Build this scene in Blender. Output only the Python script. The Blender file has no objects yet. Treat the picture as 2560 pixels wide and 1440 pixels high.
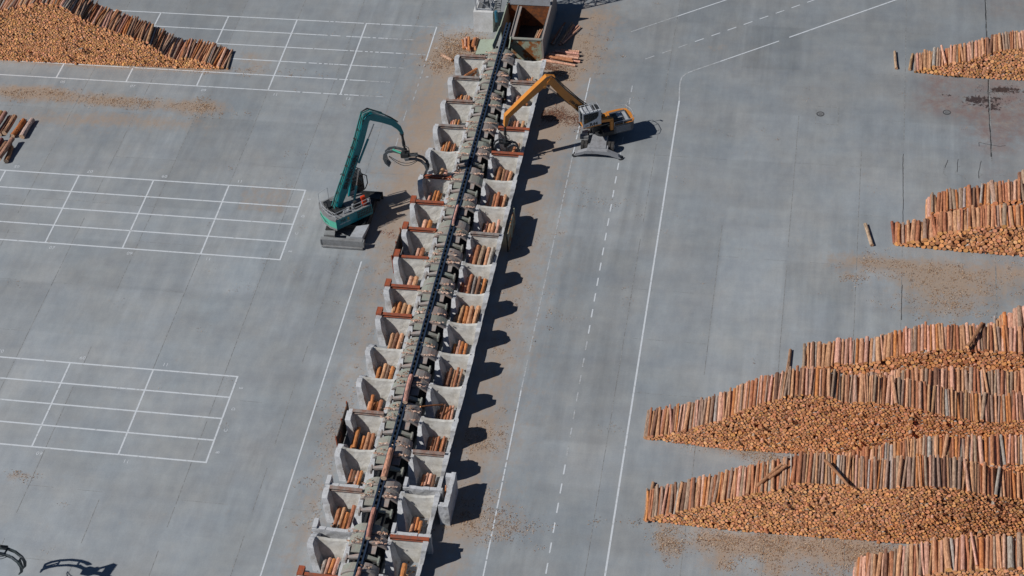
import bpy, bmesh, math, random
import numpy as np
from mathutils import Vector, Matrix, noise
random.seed(7); rng = np.random.default_rng(7)
sc = bpy.context.scene
COL = sc.collection
# ------------------------------------------------------------------ camera, sky, sun
CF, CP, CR, CY = 4604.402964702605, math.radians(43.77456981), math.radians(-4.32745613), math.radians(-12.25955892)
CLOC = np.array([43.4311814, -117.506519, 105.068939])*1.2
_f = np.array([math.sin(CY)*math.cos(CP), math.cos(CY)*math.cos(CP), -math.sin(CP)])
_r = np.array([math.cos(CY), -math.sin(CY), 0.0]); _u = np.cross(_r, _f)
RT = math.cos(CR)*_r+math.sin(CR)*_u; UP = -math.sin(CR)*_r+math.cos(CR)*_u
cam = bpy.data.cameras.new('camera'); camo = bpy.data.objects.new('camera', cam); COL.objects.link(camo)
cam.sensor_width = 36; cam.lens = CF/2560*36; cam.clip_start = 1; cam.clip_end = 6000
M3 = Matrix((RT, UP, -_f)).transposed()
camo.matrix_world = Matrix.Translation(Vector(CLOC)) @ M3.to_4x4()
sc.camera = camo
SUN_AZ, SUN_EL = math.radians(63.5), math.radians(44)        # the direction shadows travel; height
w = bpy.data.worlds.new('World'); sc.world = w; w.use_nodes = True
nt = w.node_tree; bgn = nt.nodes['Background']; sky = nt.nodes.new('ShaderNodeTexSky')
sky.sky_type = 'NISHITA'; sky.sun_disc = False; sky.sun_elevation = SUN_EL; sky.sun_rotation = SUN_AZ+math.pi
sky.air_density = .75; sky.dust_density = .1; sky.ozone_density = 4.0
nt.links.new(sky.outputs[0], bgn.inputs[0]); bgn.inputs[1].default_value = .05
sd = bpy.data.lights.new('sun', 'SUN'); so = bpy.data.objects.new('sun', sd); COL.objects.link(so)
sd.energy = 5.0; sd.angle = math.radians(.5); sd.color = (1, .955, .90)
so.rotation_euler = Vector((math.sin(SUN_AZ)*math.cos(SUN_EL), math.cos(SUN_AZ)*math.cos(SUN_EL), -math.sin(SUN_EL))).to_track_quat('-Z', 'Y').to_euler()
sc.view_settings.view_transform = 'Standard'; sc.view_settings.look = 'None'; sc.view_settings.gamma = 1
sc.view_settings.exposure = -0.25
sc.cycles.max_bounces = 6

def ground_at(px, py, z=0.0):
    """world point at height z seen at a pixel of the 2560x1440 photograph (surveying aid)"""
    d = _f + (px-1280)/CF*RT - (py-720)/CF*UP
    return CLOC + d*((z-CLOC[2])/d[2])

# ------------------------------------------------------------------ materials
def nn(t, typ, **kw):
    n = t.nodes.new(typ)
    for k, v in kw.items():
        if k.startswith('i_'):
            n.inputs[int(k[2:]) if k[2:].isdigit() else k[2:]].default_value = v
        else: setattr(n, k, v)
    return n
def ramp(t, a, b, fac, ca=(0, 0, 0, 1), cb=(1, 1, 1, 1)):
    r = nn(t, 'ShaderNodeValToRGB'); r.color_ramp.elements[0].position = a; r.color_ramp.elements[1].position = b
    r.color_ramp.elements[0].color = ca; r.color_ramp.elements[1].color = cb
    t.links.new(fac, r.inputs[0]); return r.outputs[0]
def mixc(t, fac, a, b, mode='MIX'):
    m = nn(t, 'ShaderNodeMix', data_type='RGBA', blend_type=mode)
    for s, v in ((m.inputs['Factor'], fac), (m.inputs['A'], a), (m.inputs['B'], b)):
        if hasattr(v, 'is_output'): t.links.new(v, s)
        else: s.default_value = v if not isinstance(v, tuple) or len(v) == 4 else (*v, 1)
    return m.outputs['Result']
def noisef(t, scale, detail=4, rough=.6, vec=None, stretch=None, coord='Object'):
    n = nn(t, 'ShaderNodeTexNoise'); n.inputs['Scale'].default_value = scale; n.inputs['Detail'].default_value = detail; n.inputs['Roughness'].default_value = rough
    if vec is None:
        tc = nn(t, 'ShaderNodeTexCoord'); vec = tc.outputs[coord]
    if stretch:
        mp = nn(t, 'ShaderNodeMapping'); mp.inputs['Scale'].default_value = stretch; t.links.new(vec, mp.inputs[0]); vec = mp.outputs[0]
    t.links.new(vec, n.inputs['Vector']); return n.outputs['Fac']
def base(name, rough=.8, metal=0.0):
    m = bpy.data.materials.new(name); m.use_nodes = True; t = m.node_tree; b = t.nodes['Principled BSDF']
    b.inputs['Roughness'].default_value = rough; b.inputs['Metallic'].default_value = metal
    return m, t, b
def mat(name, col, col2=None, scale=2.0, lo=.42, hi=.62, rough=.8, metal=0.0, bump=0.0, fine=.15, stretch=None):
    m, t, b = base(name, rough, metal)
    col2 = col2 or tuple(c*.75 for c in col)
    col = tuple(c*.9 for c in col); col2 = tuple(c*.9 for c in col2)
    f = ramp(t, lo, hi, noisef(t, scale, 6, .65, stretch=stretch, coord='Generated' if False else 'Object'))
    c = mixc(t, f, col, col2)
    f2 = noisef(t, scale*7, 3, .7)
    c = mixc(t, fine*2, c, ramp(t, .3, .7, f2, (.35, .35, .35, 1), (1, 1, 1, 1)), 'MULTIPLY')
    t.links.new(c, b.inputs['Base Color'])
    if bump:
        bm = nn(t, 'ShaderNodeBump'); bm.inputs['Strength'].default_value = bump; bm.inputs['Distance'].default_value = .03
        t.links.new(f2, bm.inputs['Height']); t.links.new(bm.outputs[0], b.inputs['Normal'])
    return m
BASEG = mat('base_grey_paint', (.33, .345, .37), (.22, .22, .23), 1.5, .5, .7, .6, fine=.2)
CONC = mat('cast_concrete', (.60, .62, .65), (.38, .37, .35), 1.3, .50, .72, .85, bump=.5, fine=.20)
CONCB = mat('stained_concrete', (.64, .64, .61), (.43, .40, .34), .8, .42, .70, .85, bump=.3, fine=.12)
CONC2 = mat('block_concrete', (.70, .72, .74), (.58, .58, .57), .8, .4, .7, .85, bump=.3, fine=.12)
DECK = mat('greenish_steel', (.33, .365, .315), (.36, .32, .28), 1.6, .42, .66, .75, fine=.3)
DECK2 = mat('worn_steel', (.36, .345, .33), (.42, .32, .28), 2.2, .42, .62, .75, fine=.3)
MINT = mat('mint_paint', (.42, .49, .39), (.36, .38, .29), 1.3, .5, .75, .6, fine=.12)
RUST = mat('rusty_steel', (.34, .11, .03), (.15, .06, .03), 1.5, .4, .6, .9, fine=.25)
RUSTMINT = mat('peeling_mint_paint', (.40, .44, .33), (.34, .12, .03), 1.4, .47, .56, .85, fine=.2)
BEAMR = mat('red_oxide_steel', (.42, .10, .04), (.22, .10, .07), 1.2, .45, .6, .7, fine=.25)
BEAMB = mat('brown_worn_steel', (.30, .17, .13), (.36, .31, .28), 1.5, .42, .6, .7, fine=.25)
BEAMG = mat('grey_worn_steel', (.34, .31, .29), (.22, .13, .10), 1.5, .45, .65, .7, fine=.25)
CHAIN = mat('dark_chain_steel', (.012, .030, .068), (.03, .055, .10), 4, .4, .6, .5, fine=.3)
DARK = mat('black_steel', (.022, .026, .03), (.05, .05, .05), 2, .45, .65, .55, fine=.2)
GUARD = mat('dark_guard_steel', (.05, .035, .03), (.24, .10, .04), 1.2, .5, .62, .8)
GREYS = mat('grey_steel', (.27, .28, .29), (.20, .20, .20), 1.5, .45, .7, .6, fine=.2)
LGREY = mat('light_grey_steel', (.45, .48, .52), (.36, .37, .38), 1.5, .45, .7, .5, fine=.15)
TEALL = mat('light_teal_paint', (.03, .33, .31), (.02, .22, .22), 1.5, rough=.4)
TEAL = mat('teal_paint', (.0, .24, .285), (.0, .20, .24), 1.2, .45, .7, .4, fine=.12)
MINTG = mat('light_green_paint', (.10, .50, .36), (.08, .40, .30), 1.2, .45, .7, .4, fine=.1)
ORNG = mat('orange_paint', (.70, .27, .04), (.56, .21, .04), 1.2, .45, .7, .4, fine=.12)
REDP = mat('red_orange_paint', (.70, .06, .01), None, 2, rough=.5)
WHITE = mat('white_cab_paint', (.62, .66, .70), (.54, .57, .60), 1.5, rough=.35, fine=.06)
DBODY = mat('dark_body_paint', (.085, .095, .11), (.14, .14, .15), 1.5, .45, .7, .5, fine=.15)
CLAWM = mat('worn_grapple_steel', (.085, .10, .115), (.20, .20, .20), 2.0, .5, .7, .5, fine=.2)
RUBBER = mat('black_rubber', (.03, .03, .032), (.07, .065, .06), 3, rough=.9)
INK = mat('black_lettering', (.01, .015, .025), None, 3, rough=.6, fine=.02)
BLUESH = mat('blue_shirt', (.03, .28, .55), None, 3, rough=.9)
SKIN = mat('skin', (.45, .25, .17), None, 3, rough=.7, fine=.03)
JEANS = mat('dark_trousers', (.04, .05, .07), None, 3, rough=.9)
YEL = mat('yellow_decal', (.7, .35, .02), None, 3, rough=.6, fine=.02)
HYD = mat('chrome_rod', (.6, .6, .6), None, 3, rough=.25, metal=1, fine=.02)
BLUEB = mat('blue_plastic', (.03, .16, .25), (.35, .40, .45), .9, .5, .6, .5)
IRONC = mat('iron_cover', (.05, .055, .065), (.09, .09, .09), 4, rough=.6)
def glass():
    m, t, b = base('tinted_glass', .08); out = t.nodes['Material Output']
    b.inputs['Base Color'].default_value = (.02, .03, .04, 1)
    tr = nn(t, 'ShaderNodeBsdfTransparent'); tr.inputs[0].default_value = (.65, .75, .8, 1)
    mx = nn(t, 'ShaderNodeMixShader'); mx.inputs[0].default_value = .45
    t.links.new(tr.outputs[0], mx.inputs[1]); t.links.new(b.outputs[0], mx.inputs[2]); t.links.new(mx.outputs[0], out.inputs[0]); return m
GLASS = glass()
def mat_log():
    m, t, b = base('pine_log', .85)
    a = nn(t, 'ShaderNodeAttribute', attribute_name='tint')
    f = ramp(t, .40, .64, noisef(t, 2.6, 5, .7, stretch=(3.2, .8, 3.2)), (.60, .52, .47, 1), (1.12, 1.06, 1.0, 1))
    c = mixc(t, 1.0, a.outputs['Color'], f, 'MULTIPLY')
    f2 = ramp(t, .3, .7, noisef(t, 16, 3, .7), (.72, .70, .68, 1), (1.1, 1.1, 1.1, 1))
    c = mixc(t, 1.0, c, f2, 'MULTIPLY')
    c = mixc(t, a.outputs['Alpha'], c, a.outputs['Color'])
    t.links.new(c, b.inputs['Base Color'])
    bm = nn(t, 'ShaderNodeBump'); bm.inputs['Strength'].default_value = .5; bm.inputs['Distance'].default_value = .04
    t.links.new(f, bm.inputs['Height']); t.links.new(bm.outputs[0], b.inputs['Normal'])
    return m
LOG = mat_log()
def mat_attr(name, rough=.9):
    m, t, b = base(name, rough); a = nn(t, 'ShaderNodeAttribute', attribute_name='tint'); t.links.new(a.outputs['Color'], b.inputs['Base Color']); return m
CHIP = mat_attr('bark_chip')
def mat_ground():
    m, t, b = base('yard_concrete', .92)
    tc = nn(t, 'ShaderNodeTexCoord').outputs['Object']
    a = nn(t, 'ShaderNodeAttribute', attribute_name='stain'); sep = nn(t, 'ShaderNodeSeparateColor'); t.links.new(a.outputs['Color'], sep.inputs[0])
    n1 = noisef(t, .11, 5, .6, tc); n2 = noisef(t, .8, 6, .65, tc, (1, .45, 1)); n3 = noisef(t, 7, 4, .7, tc)
    c = mixc(t, ramp(t, .35, .65, n1), (.240, .272, .300, 1), (.280, .306, .328, 1))
    c = mixc(t, 1.0, c, ramp(t, .3, .7, n2, (.88, .885, .90, 1), (1.08, 1.075, 1.06, 1)), 'MULTIPLY')
    n4 = noisef(t, .35, 6, .62, tc, (.30, 1.3, 1)); n5 = noisef(t, .5, 5, .6, tc, (1.6, .09, 1)); n6 = noisef(t, .05, 3, .5, tc)
    c = mixc(t, 1.0, c, ramp(t, .32, .68, n4, (.92, .92, .93, 1), (1.06, 1.06, 1.05, 1)), 'MULTIPLY')
    c = mixc(t, ramp(t, .45, .6, n6, (.25, .25, .25, 1), (1, 1, 1, 1)), c, mixc(t, 1.0, c, ramp(t, .35, .65, n5, (.88, .88, .88, 1), (1.07, 1.07, 1.07, 1)), 'MULTIPLY'))
    c = mixc(t, ramp(t, .40, .62, noisef(t, .16, 5, .65, tc)), c, mixc(t, 1.0, c, (1.03, .985, .94, 1), 'MULTIPLY'))
    c = mixc(t, 1.0, c, ramp(t, .3, .72, n3, (.93, .93, .93, 1), (1.05, 1.05, 1.05, 1)), 'MULTIPLY')
    tone = nn(t, 'ShaderNodeMath', operation='MULTIPLY'); t.links.new(sep.outputs[0], tone.inputs[0]); tone.inputs[1].default_value = 2.0
    cmb = nn(t, 'ShaderNodeCombineColor')
    for i in range(3): t.links.new(tone.outputs[0], cmb.inputs[i])
    c = mixc(t, 1.0, c, cmb.outputs[0], 'MULTIPLY')
    # sawdust and bark dirt
    nd = noisef(t, 1.3, 7, .72, tc, (1, .7, 1))
    ad = nn(t, 'ShaderNodeMath', operation='ADD'); t.links.new(sep.outputs[1], ad.inputs[0]); t.links.new(nd, ad.inputs[1])
    fd = ramp(t, .60, 1.30, ad.outputs[0], (0, 0, 0, 1), (.85, .85, .85, 1))
    dc = mixc(t, noisef(t, 3, 4, .7, tc), (.26, .20, .155, 1), (.36, .265, .19, 1))
    c = mixc(t, fd, c, dc)
    fr = nn(t, 'ShaderNodeMath', operation='MULTIPLY'); t.links.new(a.outputs['Alpha'], fr.inputs[0]); t.links.new(ramp(t, .36, .62, noisef(t, .7, 6, .7, tc)), fr.inputs[1])
    c = mixc(t, fr.outputs[0], c, (.185, .135, .13, 1))
    # wet dark patches
    nw = noisef(t, 2.6, 6, .72, tc, (1, .8, 1))
    aw = nn(t, 'ShaderNodeMath', operation='ADD'); t.links.new(sep.outputs[2], aw.inputs[0]); t.links.new(nw, aw.inputs[1])
    fw = ramp(t, .88, .93, aw.outputs[0])
    c = mixc(t, fw, c, (.045, .035, .036, 1))
    t.links.new(c, b.inputs['Base Color'])
    t.links.new(ramp(t, .88, .93, aw.outputs[0], (.92, .92, .92, 1), (.55, .55, .55, 1)), b.inputs['Roughness'])
    return m
GROUND = mat_ground()
def mat_paint(name, col, lo, hi):
    m, t, b = base(name, .8); tc = nn(t, 'ShaderNodeTexCoord').outputs['Object']
    f = ramp(t, lo, hi, noisef(t, 2.4, 6, .75, tc))
    t.links.new(mixc(t, f, col, (.27, .28, .28, 1)), b.inputs['Base Color']); return m
PAINT = mat_paint('white_road_paint', (.53, .57, .61, 1), .54, .70)
PAINTW = mat_paint('worn_road_paint', (.40, .43, .46, 1), .44, .60)
JOINT = mat_paint('dark_joint', (.135, .14, .145, 1), .42, .58)

# ------------------------------------------------------------------ mesh builder
class MB:
    def __init__(s): s.v = []; s.f = []; s.m = []; s.c = []
    def add(s, vs, fs, mi=0, col=None, M=None):
        o = len(s.v)
        if M is not None: vs = [tuple(M @ Vector(v)) for v in vs]
        s.v += [tuple(v) for v in vs]
        for k, f in enumerate(fs):
            s.f.append(tuple(i+o for i in f)); s.m.append(mi[k] if isinstance(mi, list) else mi)
            s.c.append(col[k] if isinstance(col, list) else col)
        return s
    def box(s, x0, x1, y0, y1, z0, z1, mi=0, col=None, M=None):
        v = [(x, y, z) for z in (z0, z1) for y in (y0, y1) for x in (x0, x1)]
        return s.add(v, [(0, 2, 3, 1), (4, 5, 7, 6), (0, 1, 5, 4), (2, 6, 7, 3), (0, 4, 6, 2), (1, 3, 7, 5)], mi, col, M)
    def hexa(s, bot, top, mi=0, col=None, M=None):
        return s.add(list(bot)+list(top), [(3, 2, 1, 0), (4, 5, 6, 7), (0, 1, 5, 4), (1, 2, 6, 5), (2, 3, 7, 6), (3, 0, 4, 7)], mi, col, M)
    def bar(s, a, b, wx, wy=None, up=(0, 0, 1), mi=0, col=None, M=None, wb=None):
        """square bar from a to b, width wx and height wy; wb scales the far end"""
        a = Vector(a); b = Vector(b); wy = wy or wx; d = (b-a).normalized(); u = Vector(up)
        if abs(d.dot(u)) > .98: u = Vector((1, 0, 0))
        sx = d.cross(u).normalized(); sz = sx.cross(d).normalized(); k = wb or 1
        q = lambda p, e: [tuple(p+sx*(i*wx*e/2)+sz*(j*wy*e/2)) for i, j in ((-1, -1), (1, -1), (1, 1), (-1, 1))]
        return s.add(q(a, 1)+q(b, k), [(3, 2, 1, 0), (4, 5, 6, 7), (0, 1, 5, 4), (1, 2, 6, 5), (2, 3, 7, 6), (3, 0, 4, 7)], mi, col, M)
    def cyl(s, a, b, r, r2=None, n=12, mi=0, cap=None, col=None, ccol=None, M=None, wob=0):
        a = Vector(a); b = Vector(b); r2 = r if r2 is None else r2; d = (b-a).normalized()
        u = Vector((0, 0, 1)) if abs(d.z) < .9 else Vector((1, 0, 0)); x = d.cross(u).normalized(); y = x.cross(d)
        vs = []
        for p, rr in ((a, r), (b, r2)):
            t1, t2 = (random.uniform(-.2, .2), random.uniform(-.2, .2)) if wob else (0, 0)
            for k in range(n):
                t = 2*math.pi*k/n; q = rr*(1+(random.uniform(-wob, wob) if wob else 0)); vs.append(tuple(p+x*(q*math.cos(t))+y*(q*math.sin(t))+d*(q*(t1*math.cos(t)+t2*math.sin(t)))))
        fs = [(k, (k+1) % n, n+(k+1) % n, n+k) for k in range(n)]+[tuple(range(n-1, -1, -1)), tuple(range(n, 2*n))]
        cm = mi if cap is None else cap
        return s.add(vs, fs, [mi]*n+[cm, cm], [col]*n+[ccol or col]*2, M)
    def path(s, pts, r, n=6, mi=0, M=None):
        for a, b in zip(pts, pts[1:]): s.cyl(a, b, r, n=n, mi=mi, M=M)
        return s
    def ext(s, poly, y0, y1, axis='y', mi=0, col=None, M=None):
        """polygon extruded; poly in (x,z) for axis y, (y,z) for x, (x,y) for z"""
        def P(p, t): return (p[0], t, p[1]) if axis == 'y' else ((t, p[0], p[1]) if axis == 'x' else (p[0], p[1], t))
        n = len(poly); vs = [P(p, y0) for p in poly]+[P(p, y1) for p in poly]
        return s.add(vs, [tuple(range(n)), tuple(range(2*n-1, n-1, -1))]+[(k, n+k, n+(k+1) % n, (k+1) % n) for k in range(n)], mi, col, M)
    def build(s, name, mats, parent=None, org=(0, 0, 0), smooth=False, fix=True):
        me = bpy.data.meshes.new(name); mats = mats if isinstance(mats, (list, tuple)) else [mats]
        V = np.array(s.v, dtype=np.float64)-np.array(org)
        me.from_pydata(V.tolist(), [], s.f)
        for m in mats: me.materials.append(m)
        me.polygons.foreach_set('material_index', s.m)
        if any(c is not None for c in s.c):
            at = me.color_attributes.new('tint', 'FLOAT_COLOR', 'CORNER')
            lens = [len(f) for f in s.f]; arr = np.repeat(np.array([(c if c and len(c) == 4 else (*(c or (.4, .4, .4)), 0.0)) for c in s.c]), lens, axis=0)
            at.data.foreach_set('color', arr.ravel())
        if fix and len(s.f) < 20000:
            bm = bmesh.new(); bm.from_mesh(me); bmesh.ops.recalc_face_normals(bm, faces=bm.faces); bm.to_mesh(me); bm.free()
        if smooth: me.polygons.foreach_set('use_smooth', [True]*len(me.polygons))
        me.update()
        o = bpy.data.objects.new(name, me); COL.objects.link(o)
        if parent: o.parent = parent
        else: o.location = org
        return o
def thing(name, label, cat, loc, group=None):
    o = bpy.data.objects.new(name, None); COL.objects.link(o); o.location = loc; o.empty_display_size = .3
    return tag(o, label, cat, group)
def tag(o, label, cat, group=None, kind=None):
    if label: o['label'] = label
    if cat: o['category'] = cat
    if group: o['group'] = group
    if kind: o['kind'] = kind
    return o
def rough_up(o, cut=.35, amp=.03, big=.0):
    """chips and unevenness: subdivide long edges, move vertices by position noise"""
    bm = bmesh.new(); bm.from_mesh(o.data); bmesh.ops.remove_doubles(bm, verts=bm.verts, dist=1e-4)
    for _ in range(4):
        e = [e for e in bm.edges if e.calc_length() > cut]
        if not e: break
        bmesh.ops.subdivide_edges(bm, edges=e, cuts=1, use_grid_fill=True)
    bmesh.ops.triangulate(bm, faces=[f for f in bm.faces if len(f.verts) > 4])
    for v in bm.verts:
        q = v.co*1.7+Vector(o.location)*.37+(Vector(o.parent.location)*.37 if o.parent else Vector())
        d = noise.noise_vector(q)*amp*1.4+noise.noise_vector(q*4)*amp*.6
        if v.co.z > .05: v.co += d
    bm.to_mesh(o.data); bm.free()
ORD = ['zeroth', 'first', 'second', 'third', 'fourth', 'fifth', 'sixth', 'seventh', 'eighth', 'ninth', 'tenth', 'eleventh', 'twelfth', 'thirteenth', 'fourteenth', 'fifteenth', 'sixteenth', 'seventeenth', 'eighteenth', 'nineteenth']
def nth(n): return ORD[n] if n < 20 else '%d%s' % (n, {1: 'st', 2: 'nd', 3: 'rd'}.get(n % 10, 'th') if n % 100 not in (11, 12, 13) else 'th')

# ------------------------------------------------------------------ ground
def gp(px, py): p = ground_at(px, py); return p[0], p[1]
x0, x1, y0, y1, st = -56.0, 92.0, -66.0, 58.0, .4
nx = int((x1-x0)/st)+1; ny = int((y1-y0)/st)+1
gx = np.linspace(x0, x1, nx); gy = np.linspace(y0, y1, ny); X, Y = np.meshgrid(gx, gy)
tone = np.full(X.shape, .5); dust = np.zeros(X.shape); wet = np.zeros(X.shape)
jx = [-51, -44, -37, -29.75, -22.35, -15.4, -8.4, -1.3, 5.8, 13, 20, 27.3, 36, 44.0, 50.8, 57.6, 62.0, 71.0, 79, 86]
jyL = [-58, -50.5, -42.5, -35.2, -30.2, -23.4, -16.5, -9.6, -4.1, 3.5, 11, 19, 27, 35, 43]
ix = np.searchsorted(jx, X); iy = np.searchsorted(jyL, Y+(X > 30)*1.6)
cellr = rng.normal(0, .020, (40, 40)); tone += cellr[ix, iy]
tone[(X > -15.4) & (X < -1.3) & (Y > -16.4) & (Y < -4.1)] += .035; tone[(X > -22.3) & (X < -8.4) & (Y > -30) & (Y < -16.4)] += .025; tone[(X > 50.8) & (X < 62) & (Y > -26) & (Y < -9.6)] += .02
tone[(X > 44) & (X < 50.7) & (Y < -1.1) & (Y > -26)] += .04
tone += .02*(X < 5)*(Y < 0)+.05*np.clip((-18-Y)/28, 0, 1)*np.clip((10-X)/22, 0, 1) - .075*np.clip((Y-0)/32, 0, 1)*np.where(X > 15, 1.15, .7)                      # older, darker concrete at the far end; lens vignetting also put into tone
def blob(arr, cx, cy, sx, sy, amp, rot=0):
    c, s_ = math.cos(rot), math.sin(rot); dx = (X-cx)*c+(Y-cy)*s_; dy = -(X-cx)*s_+(Y-cy)*c
    arr += amp*np.exp(-.5*((dx/sx)**2+(dy/sy)**2))
def pblob(arr, px, py, sx, sy, amp, rot=0): blob(arr, *gp(px, py), sx, sy, amp, rot)
tone -= .035*np.exp(-.5*((X-30.2)/1.1)**2)*(Y < 20); tone -= .025*np.exp(-.5*((X-4.2)/1.3)**2)*(Y < 0)
tone -= .03*np.exp(-.5*((X-34.6)/1.0)**2)*(Y < 12)
dust += (.30+.12*(Y > 8))*np.exp(-.5*((X-24.0)/1.5)**2)*(Y < 30)*(Y > -60); dust += .22*np.exp(-.5*((X-11.0)/1.2)**2)*(Y < 26)
dust += .34*np.exp(-.5*((X-9.5)/2.2)**2)*np.exp(-.5*((Y-9)/12)**2)
dust += .13*np.exp(-.5*((X-26.5)/2.5)**2)*(Y > -40)
for a in [(1130, 150, 2, 1.6, .5), (1170, 110, 2.2, 2, .5), (1420, 130, 3, 3.5, .45), (1400, 290, 2.2, 1.6, .4), (1480, 45, 2.2, 1.5, .3), (1200, 1305, 3, 1.6, .45), (1190, 1090, 2, 1.5, .3),
          (60, 238, 3.4, .9, .45), (120, 228, 2.5, .7, .35), (255, 250, 3.6, .8, .42), (400, 262, 5, .8, .36), (500, 268, 1.8, 1.0, .45), (150, 300, 5.5, 1.0, .28), (300, 298, 3.5, .8, .28), (440, 310, 3, .8, .25), (30, 225, 2.5, .7, .35),
          (620, 140, 1, .8, .3), (645, 165, 1, 1.2, .28), (1060, 110, 2, 2, .18), (100, 152, 9, .5, .45), (330, 165, 9, .5, .35), (500, 172, 2.5, .5, .3),
          (2130, 650, 2, 1, .32), (2200, 660, 3, .8, .38), (2300, 665, 3, 1, .4), (2330, 700, 3, 1.3, .45), (2380, 740, 3.5, 1.6, .42), (2480, 700, 4, 1.8, .35), (2350, 775, 3, 1, .3), (2120, 690, 1.2, .6, .3), (2540, 680, 3, 1, .35),
          (1660, 1345, .8, 1.0, .5), (1675, 1375, .8, .9, .45), (1760, 1350, 1.2, .9, .48), (1830, 1358, 1.6, .8, .45), (1870, 1362, 1.2, .8, .42), (1925, 1360, 1.2, .8, .5), (1990, 1365, 2, .8, .45), (2110, 1378, 2.5, .9, .55), (2160, 1385, 1.8, 1.0, .5),
          (1815, 1395, .8, 1.4, .38), (1780, 1410, 1.2, .8, .3), (1925, 1410, .8, 1.6, .38), (1950, 1420, 1, 1, .3), (2060, 1425, 2.5, 1, .35), (1850, 1122, 3, .6, .45), (1760, 1105, 3, .5, .2), (1920, 1150, 2, .5, .35), (1700, 1310, 3, .4, .15),
          (2100, 1360, 6, .8, .2), (40, 1190, .9, .35, .45), (120, 975, .1, .1, .1), (1650, 1240, 1.2, 1, .12), (970, 560, 2, 3, .15), (1800, 120, .8, .5, .2)]:
    pblob(dust, *a[:4], a[4]*(.72 if a[1] > 600 else .95))
WS = .60
for a in [(2375, 190, 1.2, .35, .75), (2440, 192, 1.4, .3, .70), (2370, 235, 1.0, .5, .44), (2415, 250, .9, .7, .52), (2445, 250, .8, .9, .52), (2400, 268, 1.2, .4, .42), (2355, 250, .8, .9, .40), (2500, 222, 1.4, .6, .53), (2490, 245, 1.2, .6, .49), (2510, 225, 1.4, .4, .44), (2510, 270, 1.5, 1.2, .40), (2480, 268, .7, .6, .44), (2490, 305, .9, .6, .38), (2570, 235, 1, 1, .45)]:
    pblob(wet, *a[:4], a[4]*WS)
def streak(pts, wd, amp):
    for (ax, ay), (bx, by) in zip(pts, pts[1:]):
        L2 = (bx-ax)**2+(by-ay)**2; tt = np.clip(((X-ax)*(bx-ax)+(Y-ay)*(by-ay))/L2, 0, 1); d2 = (X-ax-tt*(bx-ax))**2+(Y-ay-tt*(by-ay))**2
        tone[:] -= amp*np.exp(-.5*d2/wd**2)
def arc(cx, cy, r, a0, a1, wd, amp, n=14):
    streak([(cx+r*math.cos(math.radians(a0+(a1-a0)*k/n)), cy+r*math.sin(math.radians(a0+(a1-a0)*k/n))) for k in range(n+1)], wd, amp/1.6)
for dx in (0, 2.1):
    arc(50+dx, 8, 18, 95, 180, .33, .016); arc(44, -14+dx, 12, 180, 268, .33, .014); arc(-4+dx, 8, 9, 0, 95, .33, .016); arc(-16, -2+dx, 19, 15, 80, .33, .013); arc(52, 16+dx, 13, 190, 280, .3, .013); arc(-2, -30+dx, 8, -80, 20, .3, .013)
    streak([(29.3+dx, 26), (29.2+dx, -60)], .35, .016); streak([(34+dx, 24), (34.3+dx, -62)], .35, .012); streak([(2.6+dx, -9), (2.2+dx, -60)], .4, .012)
streak([(-30, 12.6), (-14, 12.9), (4, 12.4)], .9, .028)
red = np.zeros(X.shape)
for a in [(2340, 210, 1, 2.2, .34), (2360, 260, 2.2, 1.2, .5), (2420, 210, 3, .8, .28), (2530, 280, 3.2, 3.4, .60), (2480, 340, 1.5, 2.6, .34), (2440, 285, 2, .7, .22), (2490, 440, 1.3, 1.0, .18), (2530, 20, 3, 1.5, .2)]:
    pblob(red, *a)
tone -= red*.10; dust += red*.3
rc = (X > -6.7) & (X < -1.3) & (Y > -3.7) & (Y < .4); tone[rc] -= .035; dust[rc] += .22
blob(tone, 10.6, 28.5, 2.2, 2.2, .07); tone[(X > 8.6) & (X < 13) & (Y > 26.3) & (Y < 31)] += .03
for i in range(46):
    blob(tone, rng.uniform(-50, 85), rng.uniform(-60, 45), rng.uniform(.8, 5), rng.uniform(1, 9), rng.choice([-1, 1])*rng.uniform(.006, .022))
dust = np.clip(dust, 0, .78)
verts = np.stack([X.ravel(), Y.ravel(), np.zeros(X.size)], 1)
I = np.arange(nx*ny).reshape(ny, nx)
faces = np.stack([I[:-1, :-1].ravel(), I[:-1, 1:].ravel(), I[1:, 1:].ravel(), I[1:, :-1].ravel()], 1)
B = 3000.0
nv = len(verts); verts = np.vstack([verts, [(-B, -B, 0), (B, -B, 0), (B, B, 0), (-B, B, 0)]])
ring = [list(range(0, nx))[::-1]+[nv, nv+1], [I[k, -1] for k in range(ny)][::-1]+[nv+1, nv+2], list(I[-1, :])+[nv+2, nv+3], [I[k, 0] for k in range(ny)]+[nv+3, nv]]
me = bpy.data.meshes.new('ground'); me.from_pydata(verts.tolist(), [], faces.tolist()+[[int(i) for i in r] for r in ring])
at = me.color_attributes.new('stain', 'FLOAT_COLOR', 'POINT')
ca = np.stack([tone.ravel(), dust.ravel(), wet.ravel(), np.clip(red.ravel()*1.9, 0, 1)], 1); ca = np.vstack([ca, [(.5, 0, 0, 0)]*4])
at.data.foreach_set('color', ca.ravel()); me.materials.append(GROUND); me.update()
go = bpy.data.objects.new('ground', me); COL.objects.link(go); go['kind'] = 'structure'

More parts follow.
